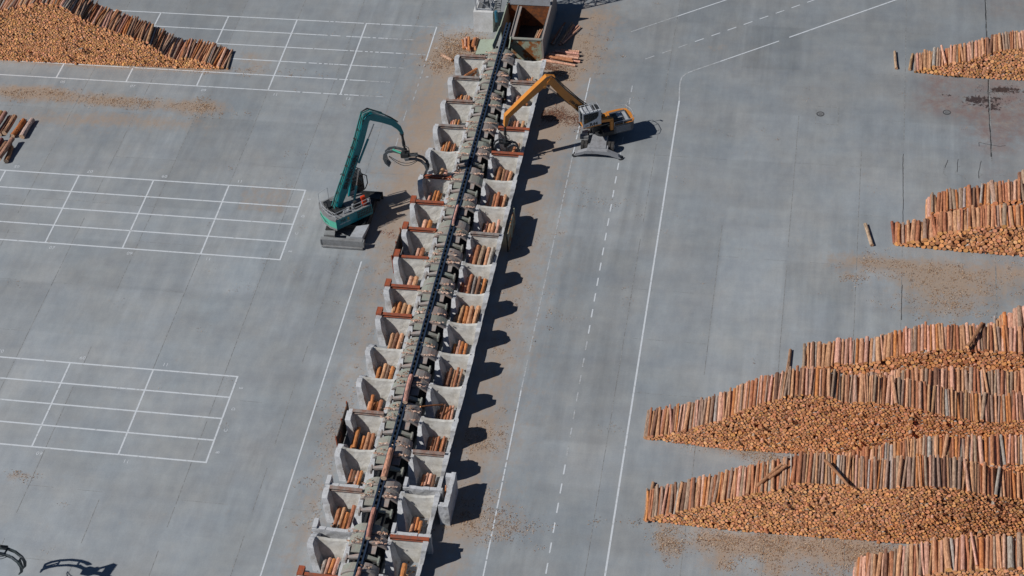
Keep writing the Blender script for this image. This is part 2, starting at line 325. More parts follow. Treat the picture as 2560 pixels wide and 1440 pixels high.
# slab joints
jm = MB()
def strip(mb, a, b, wd, z=.004, seg=6.0, gaps=0, wob=0):
    a = Vector((a[0], a[1], z)); b = Vector((b[0], b[1], z)); L = (b-a).length; n = max(1, int(L/seg)); d = (b-a)/L; s_ = Vector((-d.y, d.x, 0))*wd/2
    for k in range(n):
        if gaps and random.random() < gaps: continue
        g = random.uniform(.05, .3) if (gaps and random.random() < .4) else 0
        p = a+d*(L*k/n); q = a+d*(L*(k+1)/n-g); o = s_*random.uniform(-wob, wob)
        mb.add([tuple(p-s_+o), tuple(q-s_+o), tuple(q+s_+o), tuple(p+s_+o)], [(0, 1, 2, 3)])
for xx in jx:
    if 6 < xx < 28: continue
    lo, hi = (-64, 56)
    if xx == 44.0: hi = -1.1
    if xx in (50.8,): hi = 20
    if xx == 57.6: hi = 12
    strip(jm, (xx, lo), (xx, hi), .06 if xx < 70 else .12, .004, 2.6, .12, .5)
for k, yy in enumerate(jyL):
    for i in range(len(jx)-1):
        if 6 < jx[i] < 36: continue
        yo = yy-(1.6 if jx[i] > 30 else 0)+rng.normal(0, .05)
        if random.random() < .42: strip(jm, (jx[i], yo), (jx[i+1], yo), .035, .0041, 1.8, .35, .5)
for (a, b) in [((52.6, 16.2), (55.0, 16.2)), ((52.6, 19.2), (55.0, 19.2)), ((52.6, 16.2), (52.6, 19.2)), ((55.0, 16.2), (55.0, 19.2))]: strip(jm, a, b, .06, .0043, 1, 0)
for sx_, sy_ in ((2450, 355), (2370, 405), (2400, 415), (2447, 425)):   # hairline cracks
    p = ground_at(sx_, sy_); a = (p[0], p[1])
    for k in range(7):
        b2 = (a[0]+random.uniform(-.35, .45), a[1]-random.uniform(.2, .5)); strip(jm, a, b2, .05, .0044, 9); a = b2
km = MB()
for (pts_) in ([(2463, 0), (2465, 60), (2467, 120), (2470, 190), (2471, 250), (2474, 310), (2477, 350), (2478, 392)], [(2447, 356), (2475, 362), (2500, 366), (2514, 364)], [(2447, 356), (2448, 366)], [(2258, 385), (2257, 440), (2258, 500), (2257, 570)], [(2255, 712), (2254, 760), (2254, 800)], [(2370, 400), (2362, 420)], [(2453, 402), (2447, 430), (2447, 446)], [(2395, 398), (2393, 430)]):
    fine_ = []
    for a, b in zip(pts_, pts_[1:]):
        m_ = max(1, int(math.hypot(b[0]-a[0], b[1]-a[1])/9))
        for k in range(m_): fine_.append((a[0]+(b[0]-a[0])*k/m_+random.uniform(-.8, .8), a[1]+(b[1]-a[1])*k/m_))
    fine_.append(pts_[-1])
    for a, b in zip(fine_, fine_[1:]): strip(km, gp(*a), gp(*b), random.uniform(.05, .13) if pts_[0][0] > 2460 else .055, .0052, 99)
ko = km.build('ground_cracks', DARK, fix=False); ko['kind'] = 'structure'
jo = jm.build('ground_joint_lines', JOINT, fix=False); jo['kind'] = 'structure'

# painted lines
pm = MB(); pw = MB()
def grid(ox, oy, cols, rows, cl=8.4, rh=2.7, wd=.17):
    L = cols*cl
    for j in range(rows+1): strip(pm, (ox-L-8, oy-rh*j), (ox+wd/2, oy-rh*j), wd, .008, 3.1, 0, 0)
    for i in range(cols+1): strip(pm, (ox-cl*i, oy-wd*.5), (ox-cl*i, oy-rh*rows+wd*.5), wd, .0082, 2.7, 0, 0)
grid(0, 0, 5, 4); grid(.05, -27.2, 4, 4)
# the far grid, its near right corner scraped away
ox, oy = 8.36, 29.96
for j in range(6):
    xe = [8.4, 6.2, 8.2, 7.0, 5.2, 5.2][j]
    strip(pm, (ox-58.8, oy-2.7*j), (ox-14, oy-2.7*j), .15, .008, 3, .0); strip(pm, (ox-14, oy-2.7*j), (xe-3, oy-2.7*j), .14, .008, .6, .015); strip(pw, (xe-3, oy-2.7*j), (xe, oy-2.7*j), .12, .008, .5, .10)
for i in range(1, 8): strip(pm, (ox-8.4*i, oy), (ox-8.4*i, oy-13.5), .17, .0082, 2.7, 0)
strip(pm, (ox, oy), (ox, oy-6.5), .15, .0082, 1.6, .0); strip(pw, (ox, oy-6.5), (ox, oy-13.8), .12, .0082, .6, .3)
strip(pw, (8.0, 16), (8.0, 12.5), .10, .0082, .8, .4); strip(pw, (8.05, 9.5), (8.1, 7), .10, .0082, .8, .3)
strip(pm, (8.37, -10.2), (8.37, -62), .14, .008, 2.0, .0)
strip(pw, (27.35, 8.5), (27.25, -26), .12, .008, .8, .06); strip(pm, (27.25, -26), (27.55, -62), .13, .008, .8, .04); strip(pm, (27.45, 22), (27.35, 8.6), .12, .0084, .8, .05)
strip(pm, (37.72, 18.8), (37.72, -64), .17, .008, 3, .0)
cur = [(37.72, 18.8), (37.55, 20.8), (37.5, 22.1), (37.6, 23.0), (38.0, 23.7), (38.7, 24.3), (41.6, 26.3), (47.9, 30.7)]
for a, b in zip(cur, cur[1:]): strip(pw if a[0] < 39 else pm, a, b, .14, .0083, 4)
strip(pm, (49.0, 31.5), (76, 50.6), .17, .008, 4, .0)
strip(pw, (31.0, 31.0), (36, 34.5), .12, .008, 2); strip(pm, (36, 34.5), (56, 48.4), .14, .008, 4)
y_ = 21.0
while y_ > -64:
    strip(pw if -34 < y_ < -17 or y_ > 8 else pm, (32.3+(21-y_)*.006, y_), (32.3+(21-y_)*.006, y_-1.15), .13, .008, 9); y_ -= 2.22
for k in range(12):
    a = Vector((33.2+1.75*k, 26.0+1.25*k)); strip(pm if k > 2 else pw, a, a+Vector((.95, .68)), .12, .008, 9)
for k in range(4): a = Vector((36.2+2*k, 38.2+1.4*k)); strip(pw, a, a+Vector((1.2, .85)), .10, .008, 9)
for (px, py, l) in [(1330, 690, 0), (770, 371, .9), (2150, 200, 0)]:
    pass
def letters(txt, size, M, mb=None, th=0.0, mi=0, bold=0.0):
    cu = bpy.data.curves.new('txt', 'FONT'); cu.body = txt; cu.size = size; cu.align_x = 'CENTER'; cu.align_y = 'CENTER'; cu.extrude = th; cu.offset = bold; cu.resolution_u = 2
    o = bpy.data.objects.new('txt', cu); COL.objects.link(o); bpy.context.view_layer.update()
    me = o.evaluated_get(bpy.context.evaluated_depsgraph_get()).to_mesh()
    vs = [tuple(v.co) for v in me.vertices]; fs = [tuple(p.vertices) for p in me.polygons]
    mb.add(vs, fs, mi, None, M); o.to_mesh_clear(); bpy.data.objects.remove(o); bpy.data.curves.remove(cu)
def floor_txt(txt, x, y, rot, size=.62):
    letters(txt, size, Matrix.Translation((x, y, .009)) @ Matrix.Rotation(rot, 4, 'Z'), pm)
PI = math.pi
for k, t_ in enumerate(['11', '09', '07', '05']):
    floor_txt(t_, 1.0-8.4*(k+1), .75, PI); floor_txt(t_, 1.0-8.4*(k+1), -11.5, 0)
    floor_txt(t_, 1.05-8.4*(k+1), -26.4, PI); floor_txt(t_, 1.05-8.4*(k+1), -38.75, 0)
for k, t_ in enumerate(['13', '11', '09', '07', '05']): floor_txt(t_, 9.4-8.4*(k+1), 15.75, 0)
for k in range(4):
    floor_txt('EDCB'[k], .75, -1.35-2.7*k, PI/2, .5); floor_txt('EDCB'[k], .8, -28.6-2.7*k, PI/2, .5); floor_txt('EDCB'[k], 9.1, 28.6-2.7*k, PI/2, .45)
po = pm.build('road_marking_lines', PAINT, fix=False); po['kind'] = 'structure'
po = pw.build('worn_road_marking_lines', PAINTW, fix=False); po['kind'] = 'structure'
for (px, py), nm in (((2051, 285), 'dark round manhole cover set in a square patch of concrete'), ((2367, 281), 'dark round manhole cover beside the wet dark stains')):
    p = ground_at(px, py); mb = MB(); mb.cyl((p[0], p[1], 0.002), (p[0], p[1], .018), .42, n=28); mb.cyl((p[0], p[1], 0.018), (p[0], p[1], .026), .31, n=24, mi=1)
    for k in range(4): mb.bar((p[0]-.22, p[1]-.2+.13*k, .03), (p[0]+.22, p[1]-.2+.13*k, .03), .04, .012, mi=0)
    tag(mb.build('manhole_cover', [IRONC, GREYS], org=(p[0], p[1], 0)), nm, 'manhole cover')

# ------------------------------------------------------------------ logs
WOOD = [('pale pink', (.66, .40, .31)), ('tan', (.56, .33, .20)), ('reddish-brown', (.44, .20, .11)), ('greyish brown', (.38, .28, .22)), ('orange-brown', (.56, .24, .09)), ('dark brown', (.24, .13, .09)), ('grey', (.42, .40, .39))]
def wood(weights):
    n, c = random.choices(WOOD, weights)[0]; k = random.uniform(.98, 1.36); return n, tuple(min(.9, x*k*random.uniform(.96, 1.04)) for x in c)
def endcol(k=None):
    k = k or random.choice([random.uniform(.85, 1.08)]*5+[random.uniform(.5, .8)]); return (min(.98, 1.0*k), min(.95, .455*k*random.uniform(.90, 1.10)), .20*k*random.uniform(.8, 1.2), 1.0)
def log_geo(mb, a, b, r, col, ecol, n=10, taper=.9, bend=0.0, segs=1):
    a = Vector(a); b = Vector(b)
    if segs == 1: mb.cyl(a, b, r, r*taper, n=n, col=col, ccol=ecol, wob=.03); return
    d = (b-a).normalized(); u = Vector((0, 0, 1)) if abs(d.z) < .9 else Vector((1, 0, 0)); x = d.cross(u).normalized(); y = x.cross(d)
    vs = []; ph = random.uniform(0, 6)
    for j in range(segs+1):
        t = j/segs; c = a.lerp(b, t)+x*(bend*math.sin(PI*t)); rr = r*(1+(taper-1)*t)*(1+random.uniform(-.05, .05))
        for k in range(n):
            th = 2*PI*k/n; q = rr*(1+.05*math.sin(3*th+ph+t*4)+random.uniform(-.03, .03)); vs.append(tuple(c+x*(q*math.cos(th))+y*(q*math.sin(th))))
    fs = []; cs = []
    patch = tuple(c*.55 for c in col)
    for j in range(segs):
        for k in range(n):
            fs.append((j*n+k, j*n+(k+1) % n, (j+1)*n+(k+1) % n, (j+1)*n+k)); cs.append(patch if random.random() < .06 else col)
    fs += [tuple(range(n-1, -1, -1)), tuple(range(segs*n, segs*n+n))]; cs += [ecol, ecol]
    mb.add(vs, fs, 0, cs)
NLOG = [0]
def add_log(a, b, r, label, group, w_=None, col=None, name='log', segs=5, bend=None, ecol=None, fine=True):
    if col is None: cn, col = wood(w_ or [2, 3, 3, 2, 2, .6, .3])
    else: cn = None
    mb = MB(); a = Vector(a); b = Vector(b); c = (a+b)/2
    log_geo(mb, a, b, r, col, ecol or endcol(), 12, random.uniform(.84, .98), random.uniform(-.05, .05) if bend is None else bend, segs)
    if fine and random.random() < .35:          # branch stub
        t = random.uniform(.2, .8); p = a.lerp(b, t); q = p+Vector((random.uniform(-1, 1), 0, 1)).normalized()*(r*1.25); mb.cyl(p, q, r*.2, r*.14, n=6, col=tuple(x*.7 for x in col), ccol=endcol())
    o = mb.build(name, LOG, org=tuple(c), smooth=False)
    if cn: label = label.replace('{c}', cn)
    NLOG[0] += 1
    return tag(o, label, 'log', group)

class Pile:
    """circles dropped into a profile seen from the south; each circle is a log lying along y"""
    def __init__(s, xa, xb, prof, r, yf, ln, lean=.05, rs=.24):
        s.c = []; s.prof = prof; bw = r*2.6; nb = int((xb-xa)/bw)+1; bk = [[] for _ in range(nb+2)]
        H = lambda x: np.interp(x, [p[0] for p in prof], [p[1] for p in prof])
        surf = [0.0]*nb; centers = [xa+bw*(k+.5) for k in range(nb)]
        act = set(k for k in range(nb) if H(centers[k]) > r)
        def zat(x, rr, near):
            z = rr
            for cx, cz, cr in near:
                d = abs(x-cx); t = rr+cr
                if d < t:
                    q = cz+math.sqrt(t*t-d*d)
                    if q > z: z = q
            return z
        while act:
            k = min(random.sample(sorted(act), min(len(act), 5)), key=lambda q: surf[q]/max(.3, H(centers[q])))
            rr = max(r*.55, random.gauss(r, r*rs)); x = centers[k]+random.uniform(-.5, .5)*bw
            near = bk[k][-7:]+(bk[k-1][-7:] if k else [])+bk[k+1][-7:]
            z = zat(x, rr, near)
            for step in (.6, .3, .15, .08):
                for _ in range(3):
                    best = min(((zat(x+sg*step*rr, rr, near), x+sg*step*rr) for sg in (-1, 1)))
                    if best[0] < z-1e-4: z, x = best
                    else: break
            if z+rr > H(x)+rr*.9 or x < xa or x > xb:
                surf[k] += rr*.35
                if surf[k] > H(centers[k])+.3: act.discard(k)
                continue
            kk = min(nb-1, max(0, int((x-xa)/bw))); bk[kk].append((x, z, rr)); s.c.append((x, z, rr))
            surf[kk] = max(surf[kk], z)
            if surf[k] > H(centers[k])-rr*.6: surf[k] += rr*.1
            if surf[k] > H(centers[k])+.1: act.discard(k)
        s.c.sort(); s.yf = yf; s.ln = ln; s.lean = lean
        s.top = []
        for i, (x, z, rr) in enumerate(s.c):
            blocked = 0
            for j in list(range(max(0, i-60), i))+list(range(i+1, min(len(s.c), i+60))):
                x2, z2, r2 = s.c[j]
                if z2 > z and abs(x2-x) < rr*.75: blocked = 1; break
            s.top.append(not blocked)
    def front(s, x): return np.interp(x, [p[0] for p in s.yf], [p[1] for p in s.yf])
rest = MB(); NREST = 0
def fill(p, weights, indiv=None, group=None, cap=0, n=10, yaw=.030, where=''):
    global NREST
    cnt = 0
    for (x, z, r), top in zip(p.c, p.top):
        y = p.front(x)+p.lean*z+random.gauss(0, .022)+(random.uniform(-.30, .30) if random.random() < .07 else 0)
        l = p.ln*(random.uniform(.93, 1.05) if top else random.uniform(.97, 1.03)); yw = random.gauss(0, yaw if top else .006); dz = random.gauss(0, .012) if top else 0
        cn, col = wood(weights)
        if top and random.random() < .05: yw = random.choice([-1, 1])*random.uniform(.06, .14); z += r*.9
        a = (x-yw*l/2, y, z); b = (x+yw*l/2, y+l, z+dz*l)
        if top and indiv and cnt < cap:
            cnt += 1
            add_log(a, b, r, indiv.format(c=cn, n=nth(cnt)), group, col=col, segs=4, fine=False)
        else: log_geo(rest, a, b, r*.92, col, endcol(), n if r > .12 else 8, .95); NREST += 1
    return cnt
WA = [1.5, 2, 3, 2, 1, 1.6, 1.2]; WH = [1.2, 4, 3.5, 3, 1.6, .9, .6]; WG = [2.5, 4, 2.6, 2.6, .8, .8, .8]; WP = [4, 3, 1.5, 1.4, .5, .5, .9]
# profile points (x, height), read off the photograph for each stack
pA = Pile(-47, -14.2, [(-47, 6.2), (-42, 6.6), (-39.5, 6.9), (-37.6, 7.6), (-34.5, 8.2), (-31.9, 7.7), (-30.7, 6.8), (-29.5, 5.8), (-27.6, 5.1), (-26, 4.5), (-24, 3.8), (-22.5, 2.8), (-21.2, 1.7), (-20, 1.15), (-18.9, 1.6), (-17.2, 1.15), (-15.4, .55), (-14.2, .25)], .118, [(-47, 19.0), (-33.6, 19.2), (-14, 19.7)], 3.6)
pC = Pile(62.9, 84, [(63.2, .4), (64, .7), (65.6, 1.35), (66.9, 1.85), (68.5, 2.25), (69.7, 3.0), (71, 3.6), (72.5, 4.05), (75, 4.4), (84, 4.8)], .155, [(63, 26.1), (68, 25.7), (84, 25.7)], 3.2)
pD = Pile(61.15, 84, [(61.4, .4), (62.5, .55), (63.3, 1.0), (64.4, 1.4), (65.8, 2.4), (67.3, 2.8), (68.7, 3.5), (70.3, 3.65), (73.3, 3.9), (84, 4.4)], .20, [(61, -2.4), (67.6, -2.7), (84, -2.9)], 3.1)
pD2 = Pile(64.2, 84, [(64.2, 1.5), (66, 2.0), (69.3, 3.1), (73, 4.1), (84, 4.8)], .20, [(64, .95), (84, .85)], 3.1)
pD3 = Pile(73.0, 84, [(73, 2.0), (75, 3.0), (84, 4.2)], .2, [(73, 4.4), (84, 4.4)], 3.1)
pE = Pile(53.0, 84, [(53.2, .5), (55, .9), (56.3, 1.3), (58.5, 1.6), (60, 2.3), (62.1, 3.3), (64.5, 4.1), (68.7, 4.6), (72.6, 4.6), (84, 4.9)], .17, [(53, -20.6), (84, -20.9)], 3.3)
pE2 = Pile(69.5, 84, [(69.5, 1.2), (71.2, 2.9), (72.6, 3.7), (76, 4.8), (84, 5.2)], .24, [(69, -17.2), (84, -17.2)], 3.3)
pF = Pile(55.5, 84, [(55.5, 1.0), (57.2, 2.4), (59, 3.4), (63.4, 4.5), (68, 4.8), (84, 5.0)], .17, [(55, -27.0), (84, -26.4)], 3.3)
pG = Pile(39.4, 84, [(39.4, .3), (41, .95), (42.6, 1.65), (44.7, 2.9), (46.1, 3.7), (47.8, 5.0), (49.6, 6.1), (51.3, 6.85), (53.3, 7.5), (55.7, 7.4), (57.1, 6.8), (59.1, 7.1), (61.5, 6.8), (64.3, 6.2), (66.7, 5.6), (70.1, 5.3), (72.1, 5.8), (84, 6.3)], .138, [(39.4, -30.7), (46.2, -31.1), (55, -30.9), (64, -30.5), (84, -29.6)], 3.35)
pH = Pile(40.3, 84, [(40.3, .35), (41.5, .9), (42.8, 1.55), (44.8, 2.5), (46.9, 3.6), (48.5, 4.5), (50.2, 5.2), (51.8, 5.9), (53.4, 6.7), (57, 6.85), (59.4, 6.5), (61.6, 7.0), (63.2, 7.3), (65.5, 7.0), (67.1, 6.6), (68.9, 5.9), (71.9, 5.1), (84, 4.6)], .142, [(40, -40.1), (48, -40.3), (57, -40.1), (62.5, -40), (67.2, -39.4), (72.5, -38.2), (84, -37)], 3.4)
pH2 = Pile(55.0, 84, [(55, 2.2), (58, 3.6), (60, 4.5), (64, 5.9), (71.2, 6.2), (84, 6.4)], .15, [(55, -36.7), (66, -36.2), (84, -34.2)], 3.3)
pI = Pile(58.3, 84, [(58.3, .8), (58.6, 2.1), (59.2, 2.5), (60.4, 2.95), (63.5, 4.6), (67.5, 6.0), (71.2, 6.6), (84, 7)], .165, [(58, -46.9), (84, -46.9)], 3.4)
fill(pA, WA, n=9, yaw=.07); fill(pC, WP); fill(pD2, WH); fill(pD3, WH); fill(pE, WG); fill(pE2, WP); fill(pF, WG); fill(pG, WG); fill(pH2, WH)
nI = fill(pI, WP, '{c} log on top of the bottom right stack, {n} from its left end', 'logs on top of the bottom right stack', 34)
nD = fill(pD, WH, '{c} log on the middle right stack, {n} from its left end', 'logs on top of the middle right stack', 30)
nH = fill(pH, WH, '{c} log on top of the long lower right stack, {n} from its left end', 'logs on top of the long lower right stack', 52)
# short courses thrown across stacks
for (pa, pb, za, zb, r, lb) in [((1890, 1218), (1955, 1160), 5.0, 6.4, .15, 'brown log lying slantwise across the long lower right stack, uppermost of two'), ((1922, 1196), (1968, 1162), 5.6, 6.5, .15, 'short brown log slantwise beside a longer slanting one on the lower right stack'),
                                ((2062, 1150), (2122, 1215), 7.4, 7.35, .13, 'thin log leaning the other way across the top of the lower right stack'), ((2418, 868), (2455, 808), 4.9, 4.9, .17, 'brown log lying slantwise on the upper stack behind the two long stacks')]:
    add_log(ground_at(*pa, za), ground_at(*pb, zb), r, lb, None, col=(.42, .22, .12))
for (pa, pb, r, lb, cl) in [((1976, 874), (1968, 931), .16, 'brown log with knots lying alone left of the upper lower-right stack', (.42, .27, .18)), ((2237, 129), (2241, 171), .17, 'pale log alone on the concrete left of the top right stack', (.55, .42, .30)),
                            ((2282, 135), (2274, 174), .16, 'tan log just off the left end of the top right stack', (.50, .36, .22)), ((2163, 560), (2180, 613), .19, 'pale log alone on the concrete left of the middle right stack', (.55, .44, .33)), ((2230, 555), (2236, 609), .17, 'dark reddish log at the left end of the middle right stack', (.36, .14, .09)),
                            ((1633, 1206), (1612, 1300), .16, 'tan log at the pointed left end of the lower right stack', (.50, .32, .20)), ((1636, 1030), (1613, 1096), .15, 'dark tan log at the pointed left end of the stack above the lowest ones', (.42, .30, .18))]:
    A_, B_ = ground_at(*pa, r), ground_at(*pb, r); add_log(B_, A_, r, lb, None, col=cl, ecol=(.7, .45, .28))
# small stack at the left edge
lz = lambda x, y: (x/8, 250+y/8)
for (pa, pb, za, zb, r, lb, cl) in [(lz(650, 390), lz(435, 735), .32, .32, .32, 'thick pale debarked log lying by itself at the right of the left edge stack', (.62, .50, .48)), (lz(480, 400), lz(245, 720), .30, .30, .30, 'bright orange-brown log second from the right in the left edge stack', (.55, .20, .06)),
                                    (lz(300, 325), lz(85, 665), .75, .75, .29, 'tan patchy log third from the right in the left edge stack', (.46, .28, .18)), (lz(215, 335), lz(-10, 690), .28, .28, .27, 'dark log half hidden low in the left edge stack', (.24, .13, .10)),
                                    (lz(110, 245), lz(-120, 600), .78, .78, .29, 'pinkish log in the left edge stack, upper left', (.50, .30, .26)), (lz(30, 240), lz(-200, 580), .8, .8, .27, 'yellowish log cut by the left frame edge, uppermost', (.45, .30, .12)),
                                    (lz(250, 770), lz(-30, 1180), .80, .80, .27, 'long log with a pale butt resting on the front logs at the left edge', (.46, .27, .20)), (lz(230, 930), lz(120, 1225), .28, .28, .28, 'orange log with a round sawn face at the front of the left edge stack', (.55, .29, .15)),
                                    (lz(130, 850), lz(-60, 1100), .3, .3, .24, 'brown log under the front log of the left edge stack', (.34, .20, .13)), (lz(40, 780), lz(-120, 1010), .3, .3, .25, 'dark reddish log end at the left frame edge', (.22, .08, .08))]:
    A_, B_ = ground_at(*pa, za), ground_at(*pb, zb); add_log(B_, A_, r, lb, None, col=cl, ecol=(.68, .50, .36))

# ------------------------------------------------------------------ sorting bins
XC = 17.42
YL = [21.4, 17.4, 13.25, 8.95, 4.95, .6, -3.5, -7.55, -11.65, -15.95, -19.9, -24.3, -28.3, -32.6, -36.93, -41.7, -47.1, -51.2]
YR = [21.3, 17.2, 13.2, 9.1, 4.95, .7, -3.4, -7.6, -11.9, -16.05, -20.15, -24.35, -28.45, -32.65, -36.7, -41.5, -46.4, -50.6]
BL = ['b', 'g', 'b', 'g', '', 'R', 'r', 'r', 't', 'r', 'r', '', '', 'b', '', 'b', '', 'r']
BR = ['', 'b', '', 'R', 'R', '', '', 'g', '', '', '', '', '', '', 'b', '', 'R', '']
def bin_unit(side, yb, idx, beam):
    nm = 'left' if side < 0 else 'right'
    xs = (lambda x: x) if side < 0 else (lambda x: 35.1-x)         # mirrored about the conveyor
    cx = xs(14.3); org = (cx, yb, 0)
    beamtxt = {'': 'bare worn top edge', 'b': 'brown beam on back wall', 'g': 'grey beam on back wall', 'r': 'red-orange beam on back wall', 'R': 'bright rust-red beam on back wall', 't': 'thin red strip on back wall'}[beam]
    t = thing('sorting_bin', '%s-side concrete bin, %s from the top, %s' % (nm, nth(idx+1), beamtxt), 'bin', org, 'concrete sorting bins along the conveyor')
    jit = random.uniform(-.06, .06)
    sag = random.uniform(.05, .25) if beam == '' else 0
    # back wall: its south face slopes like a tub; a worn top edge sags where no beam protects it
    mb = MB(); n = 8; xa, xb_ = 12.84, 15.86
    for k in range(n):
        def col_(u):
            xt = xa+(xb_-xa)*u; xbm = 13.35+(15.0-13.35)*u; zt = 2.33-sag*math.sin(PI*u)+(.0 if 0 < u < 1 else .06)+jit
            return (xs(xbm), yb-.5, 0), (xs(xbm), yb+.26, 0), (xs(xt), yb+.26, zt), (xs(xt), yb-.02, zt)
        A0, B0, C0, D0 = col_(k/n); A1, B1, C1, D1 = col_((k+1)/n)
        fs = [(0, 4, 7, 3), (1, 2, 6, 5), (3, 7, 6, 2), (0, 1, 5, 4)]
        if k == 0: fs.append((0, 3, 2, 1))
        if k == n-1: fs.append((4, 5, 6, 7))
        mb.add([A0, B0, C0, D0, A1, B1, C1, D1], fs)
    o = mb.build('back_wall', CONCB, t, org); rough_up(o, .45, .035)
    # outer side wall, leaning outwards, with its tall blunt fin
    prof = [(1.0, 0), (1.02, .95), (.88, 1.9), (.45, 2.32), (.08, 2.34), (-.1, 2.58), (-.8, 2.62), (-1.02, 2.35), (-1.22, 1.7), (-1.38, 1.1), (-1.78, 0)]
    prof = [(a+random.uniform(-.06, .06), b*(1+random.uniform(-.03, .03))) for a, b in prof]
    xo = lambda z: np.interp(z, [0, 1.1, 2.7], [12.75, 12.5, 12.36]); xi = lambda z: np.interp(z, [0, 1.1, 2.7], [13.42, 13.12, 12.85])
    if side > 0: xo = lambda z: np.interp(z, [0, 1.1, 2.7], [13.05, 12.8, 12.38])
    def fin(name, fo, fi, dx=0):
        mb = MB(); n = len(prof)
        vs = [(xs(fo(z)+dx), yb+y, z) for y, z in prof]+[(xs(fi(z)+dx), yb+y, z) for y, z in prof]
        mb.add(vs, [tuple(range(n)), tuple(range(2*n-1, n-1, -1))]+[(k, n+k, n+(k+1) % n, (k+1) % n) for k in range(n)])
        o = mb.build(name, CONC, t, org); bm = bmesh.new(); bm.from_mesh(o.data); bmesh.ops.triangulate(bm, faces=[f for f in bm.faces if len(f.verts) > 4]); bm.to_mesh(o.data); bm.free()
        rough_up(o, .5, .04)
    fin('outer_side_wall', xo, xi)
    fi2 = lambda z: np.interp(z, [0, 1.1, 2.7], [14.98, 15.3, 15.84]); fo2 = lambda z: 16.02
    prof = [(.9, 0), (.9, 1.6), (.5, 2.2), (-.8, 2.25), (-1.4, 1.7), (-1.9, 1.0), (-2.4, .5), (-2.9, 0)]
    fin('inner_side_wall', fo2, fi2)
    if side > 0:                                                # low kerb wall joining the fins on the right
        mb = MB(); ys, ye = yb-1.3, yb-3.35
        mb.ext([(xs(13.08), 0), (xs(12.85), 1.02), (xs(13.15), 1.05), (xs(13.45), 0)], ye, ys, 'y'); rough_up(mb.build('low_kerb_wall', CONC, t, org), .5, .03)
    if beam:
        m_ = {'b': BEAMB, 'g': BEAMG, 'r': BEAMR, 'R': BEAMR, 't': BEAMR}[beam]; mb = MB(); z0 = 2.38+jit; h = .12 if beam == 't' else .30
        xa2, xb2 = (12.86, 15.8) if side < 0 or beam != 'R' else (12.4, 15.8)
        X0, X1 = sorted((xs(xa2), xs(xb2)))
        if beam == 't': mb.box(X0, X1, yb-.1, yb+.2, z0, z0+h)
        else:
            mb.box(X0, X1, yb-.16, yb+.2, z0+h-.04, z0+h); mb.box(X0, X1, yb-.16, yb+.2, z0, z0+.04); mb.box(X0, X1, yb-.03, yb+.03, z0+.04, z0+h-.04)
            mb.box(X0, X0+.05, yb-.15, yb+.19, z0+.04, z0+h-.04); mb.box(X1-.05, X1, yb-.15, yb+.19, z0+.04, z0+h-.04)
        mb.build('steel_beam', m_, t, org)
        if beam in ('r', 't') and side < 0:
            mb = MB(); mb.box(12.34, 12.84, yb-.2, yb+.75, 2.42, 2.78); mb.box(12.30, 12.36, yb-.2, yb+.75, 1.8, 2.78); mb.build('corner_cap', BEAMR, t, org)
    t.rotation_euler.z = random.uniform(-.014, .014)
    return t
for i, (y, b) in enumerate(zip(YL, BL)): bin_unit(-1, y, i, b)
for i, (y, b) in enumerate(zip(YR, BR)): bin_unit(1, y, i, b)
for side, y, lb in ((-1, -41.05, 'upright concrete slab closing the left bins just before the third from bottom'), (-1, -45.95, 'upright concrete slab with a worn top near the bottom left bins'), (1, -40.5, 'upright concrete slab on the right beside the free-standing concrete box'), (1, -45.7, 'concrete slab topped by a red beam in the right row near the bottom')):
    mb = MB(); X0, X1 = (12.3, 15.9) if side < 0 else (19.2, 22.7)
    for k in range(6):
        a, b = X0+(X1-X0)*k/6, X0+(X1-X0)*(k+1)/6; mb.box(a, b, y-.17, y+.17, 0, 2.3+random.uniform(-.06, .05))
    mb.box(X0+.02, X0+.42 if side < 0 else X0+.02+.3, y-.1, y+.9, 0, 2.5)
    o = mb.build('concrete_slab_wall', CONC, org=((X0+X1)/2, y, 0)); rough_up(o, .5, .03); tag(o, lb, 'wall slab', 'upright slabs between bins')
# free-standing concrete box beside the right row
t = thing('concrete_box', 'tall narrow open-topped concrete box with bark scraps, right of the bins near the bottom', 'concrete box', (23.2, -40.7, 0))
for nm_, bx in (('long_wall', (23.2, 23.62, -42.6, -38.7, 0, 2.6)), ('end_wall', (22.72, 23.18, -42.55, -42.1, 0, 2.5)), ('end_wall', (22.72, 23.18, -39.2, -38.75, 0, 2.5)), ('floor_slab', (22.72, 23.18, -42.08, -39.22, 0, 1.0))):
    mb = MB(); mb.box(*bx); rough_up(mb.build(nm_, CONC, t, (23.2, -40.7, 0)), .4, .035)
for k in range(5):
    a = (22.8+.07*k, -40.2-.25*k, 1.15+.05*(k % 2)); add_log(a, (a[0]+random.uniform(-.1, .2), a[1]+.9, a[2]+.3), .07, 'short {c} offcut wedged inside the narrow concrete box', 'offcuts in the narrow concrete box', segs=2, fine=False)
# steel guards fixed to the outside of bins
for (xx, ya, yb_, lb, side) in ((12.1, -11.5, -7.4, 'rusty dark steel guard plate outside the left bins beside the green crane shadow', -1), (12.05, -35.6, -31.3, 'black and rust guard plate standing outside the lower left bins', -1), (23.0, -7.2, -3.1, 'weathered leaning guard plate outside the right bins near the middle', 1)):
    mb = MB(); mb.box(xx-.04, xx+.04, ya, yb_, .1, 2.3); t = thing('guard_plate', lb, 'guard plate', (xx, (ya+yb_)/2, 0)); mb.build('plate', GUARD if side < 0 else RUSTMINT, t, t.location[:])
    for y in (ya, (ya+yb_)/2, yb_):
        mb = MB(); mb.box(xx-.14*1-.0, xx-.045, y-.07, y+.07, 0, 2.4); mb.build('post', BEAMR if side < 0 else DARK, t, t.location[:])
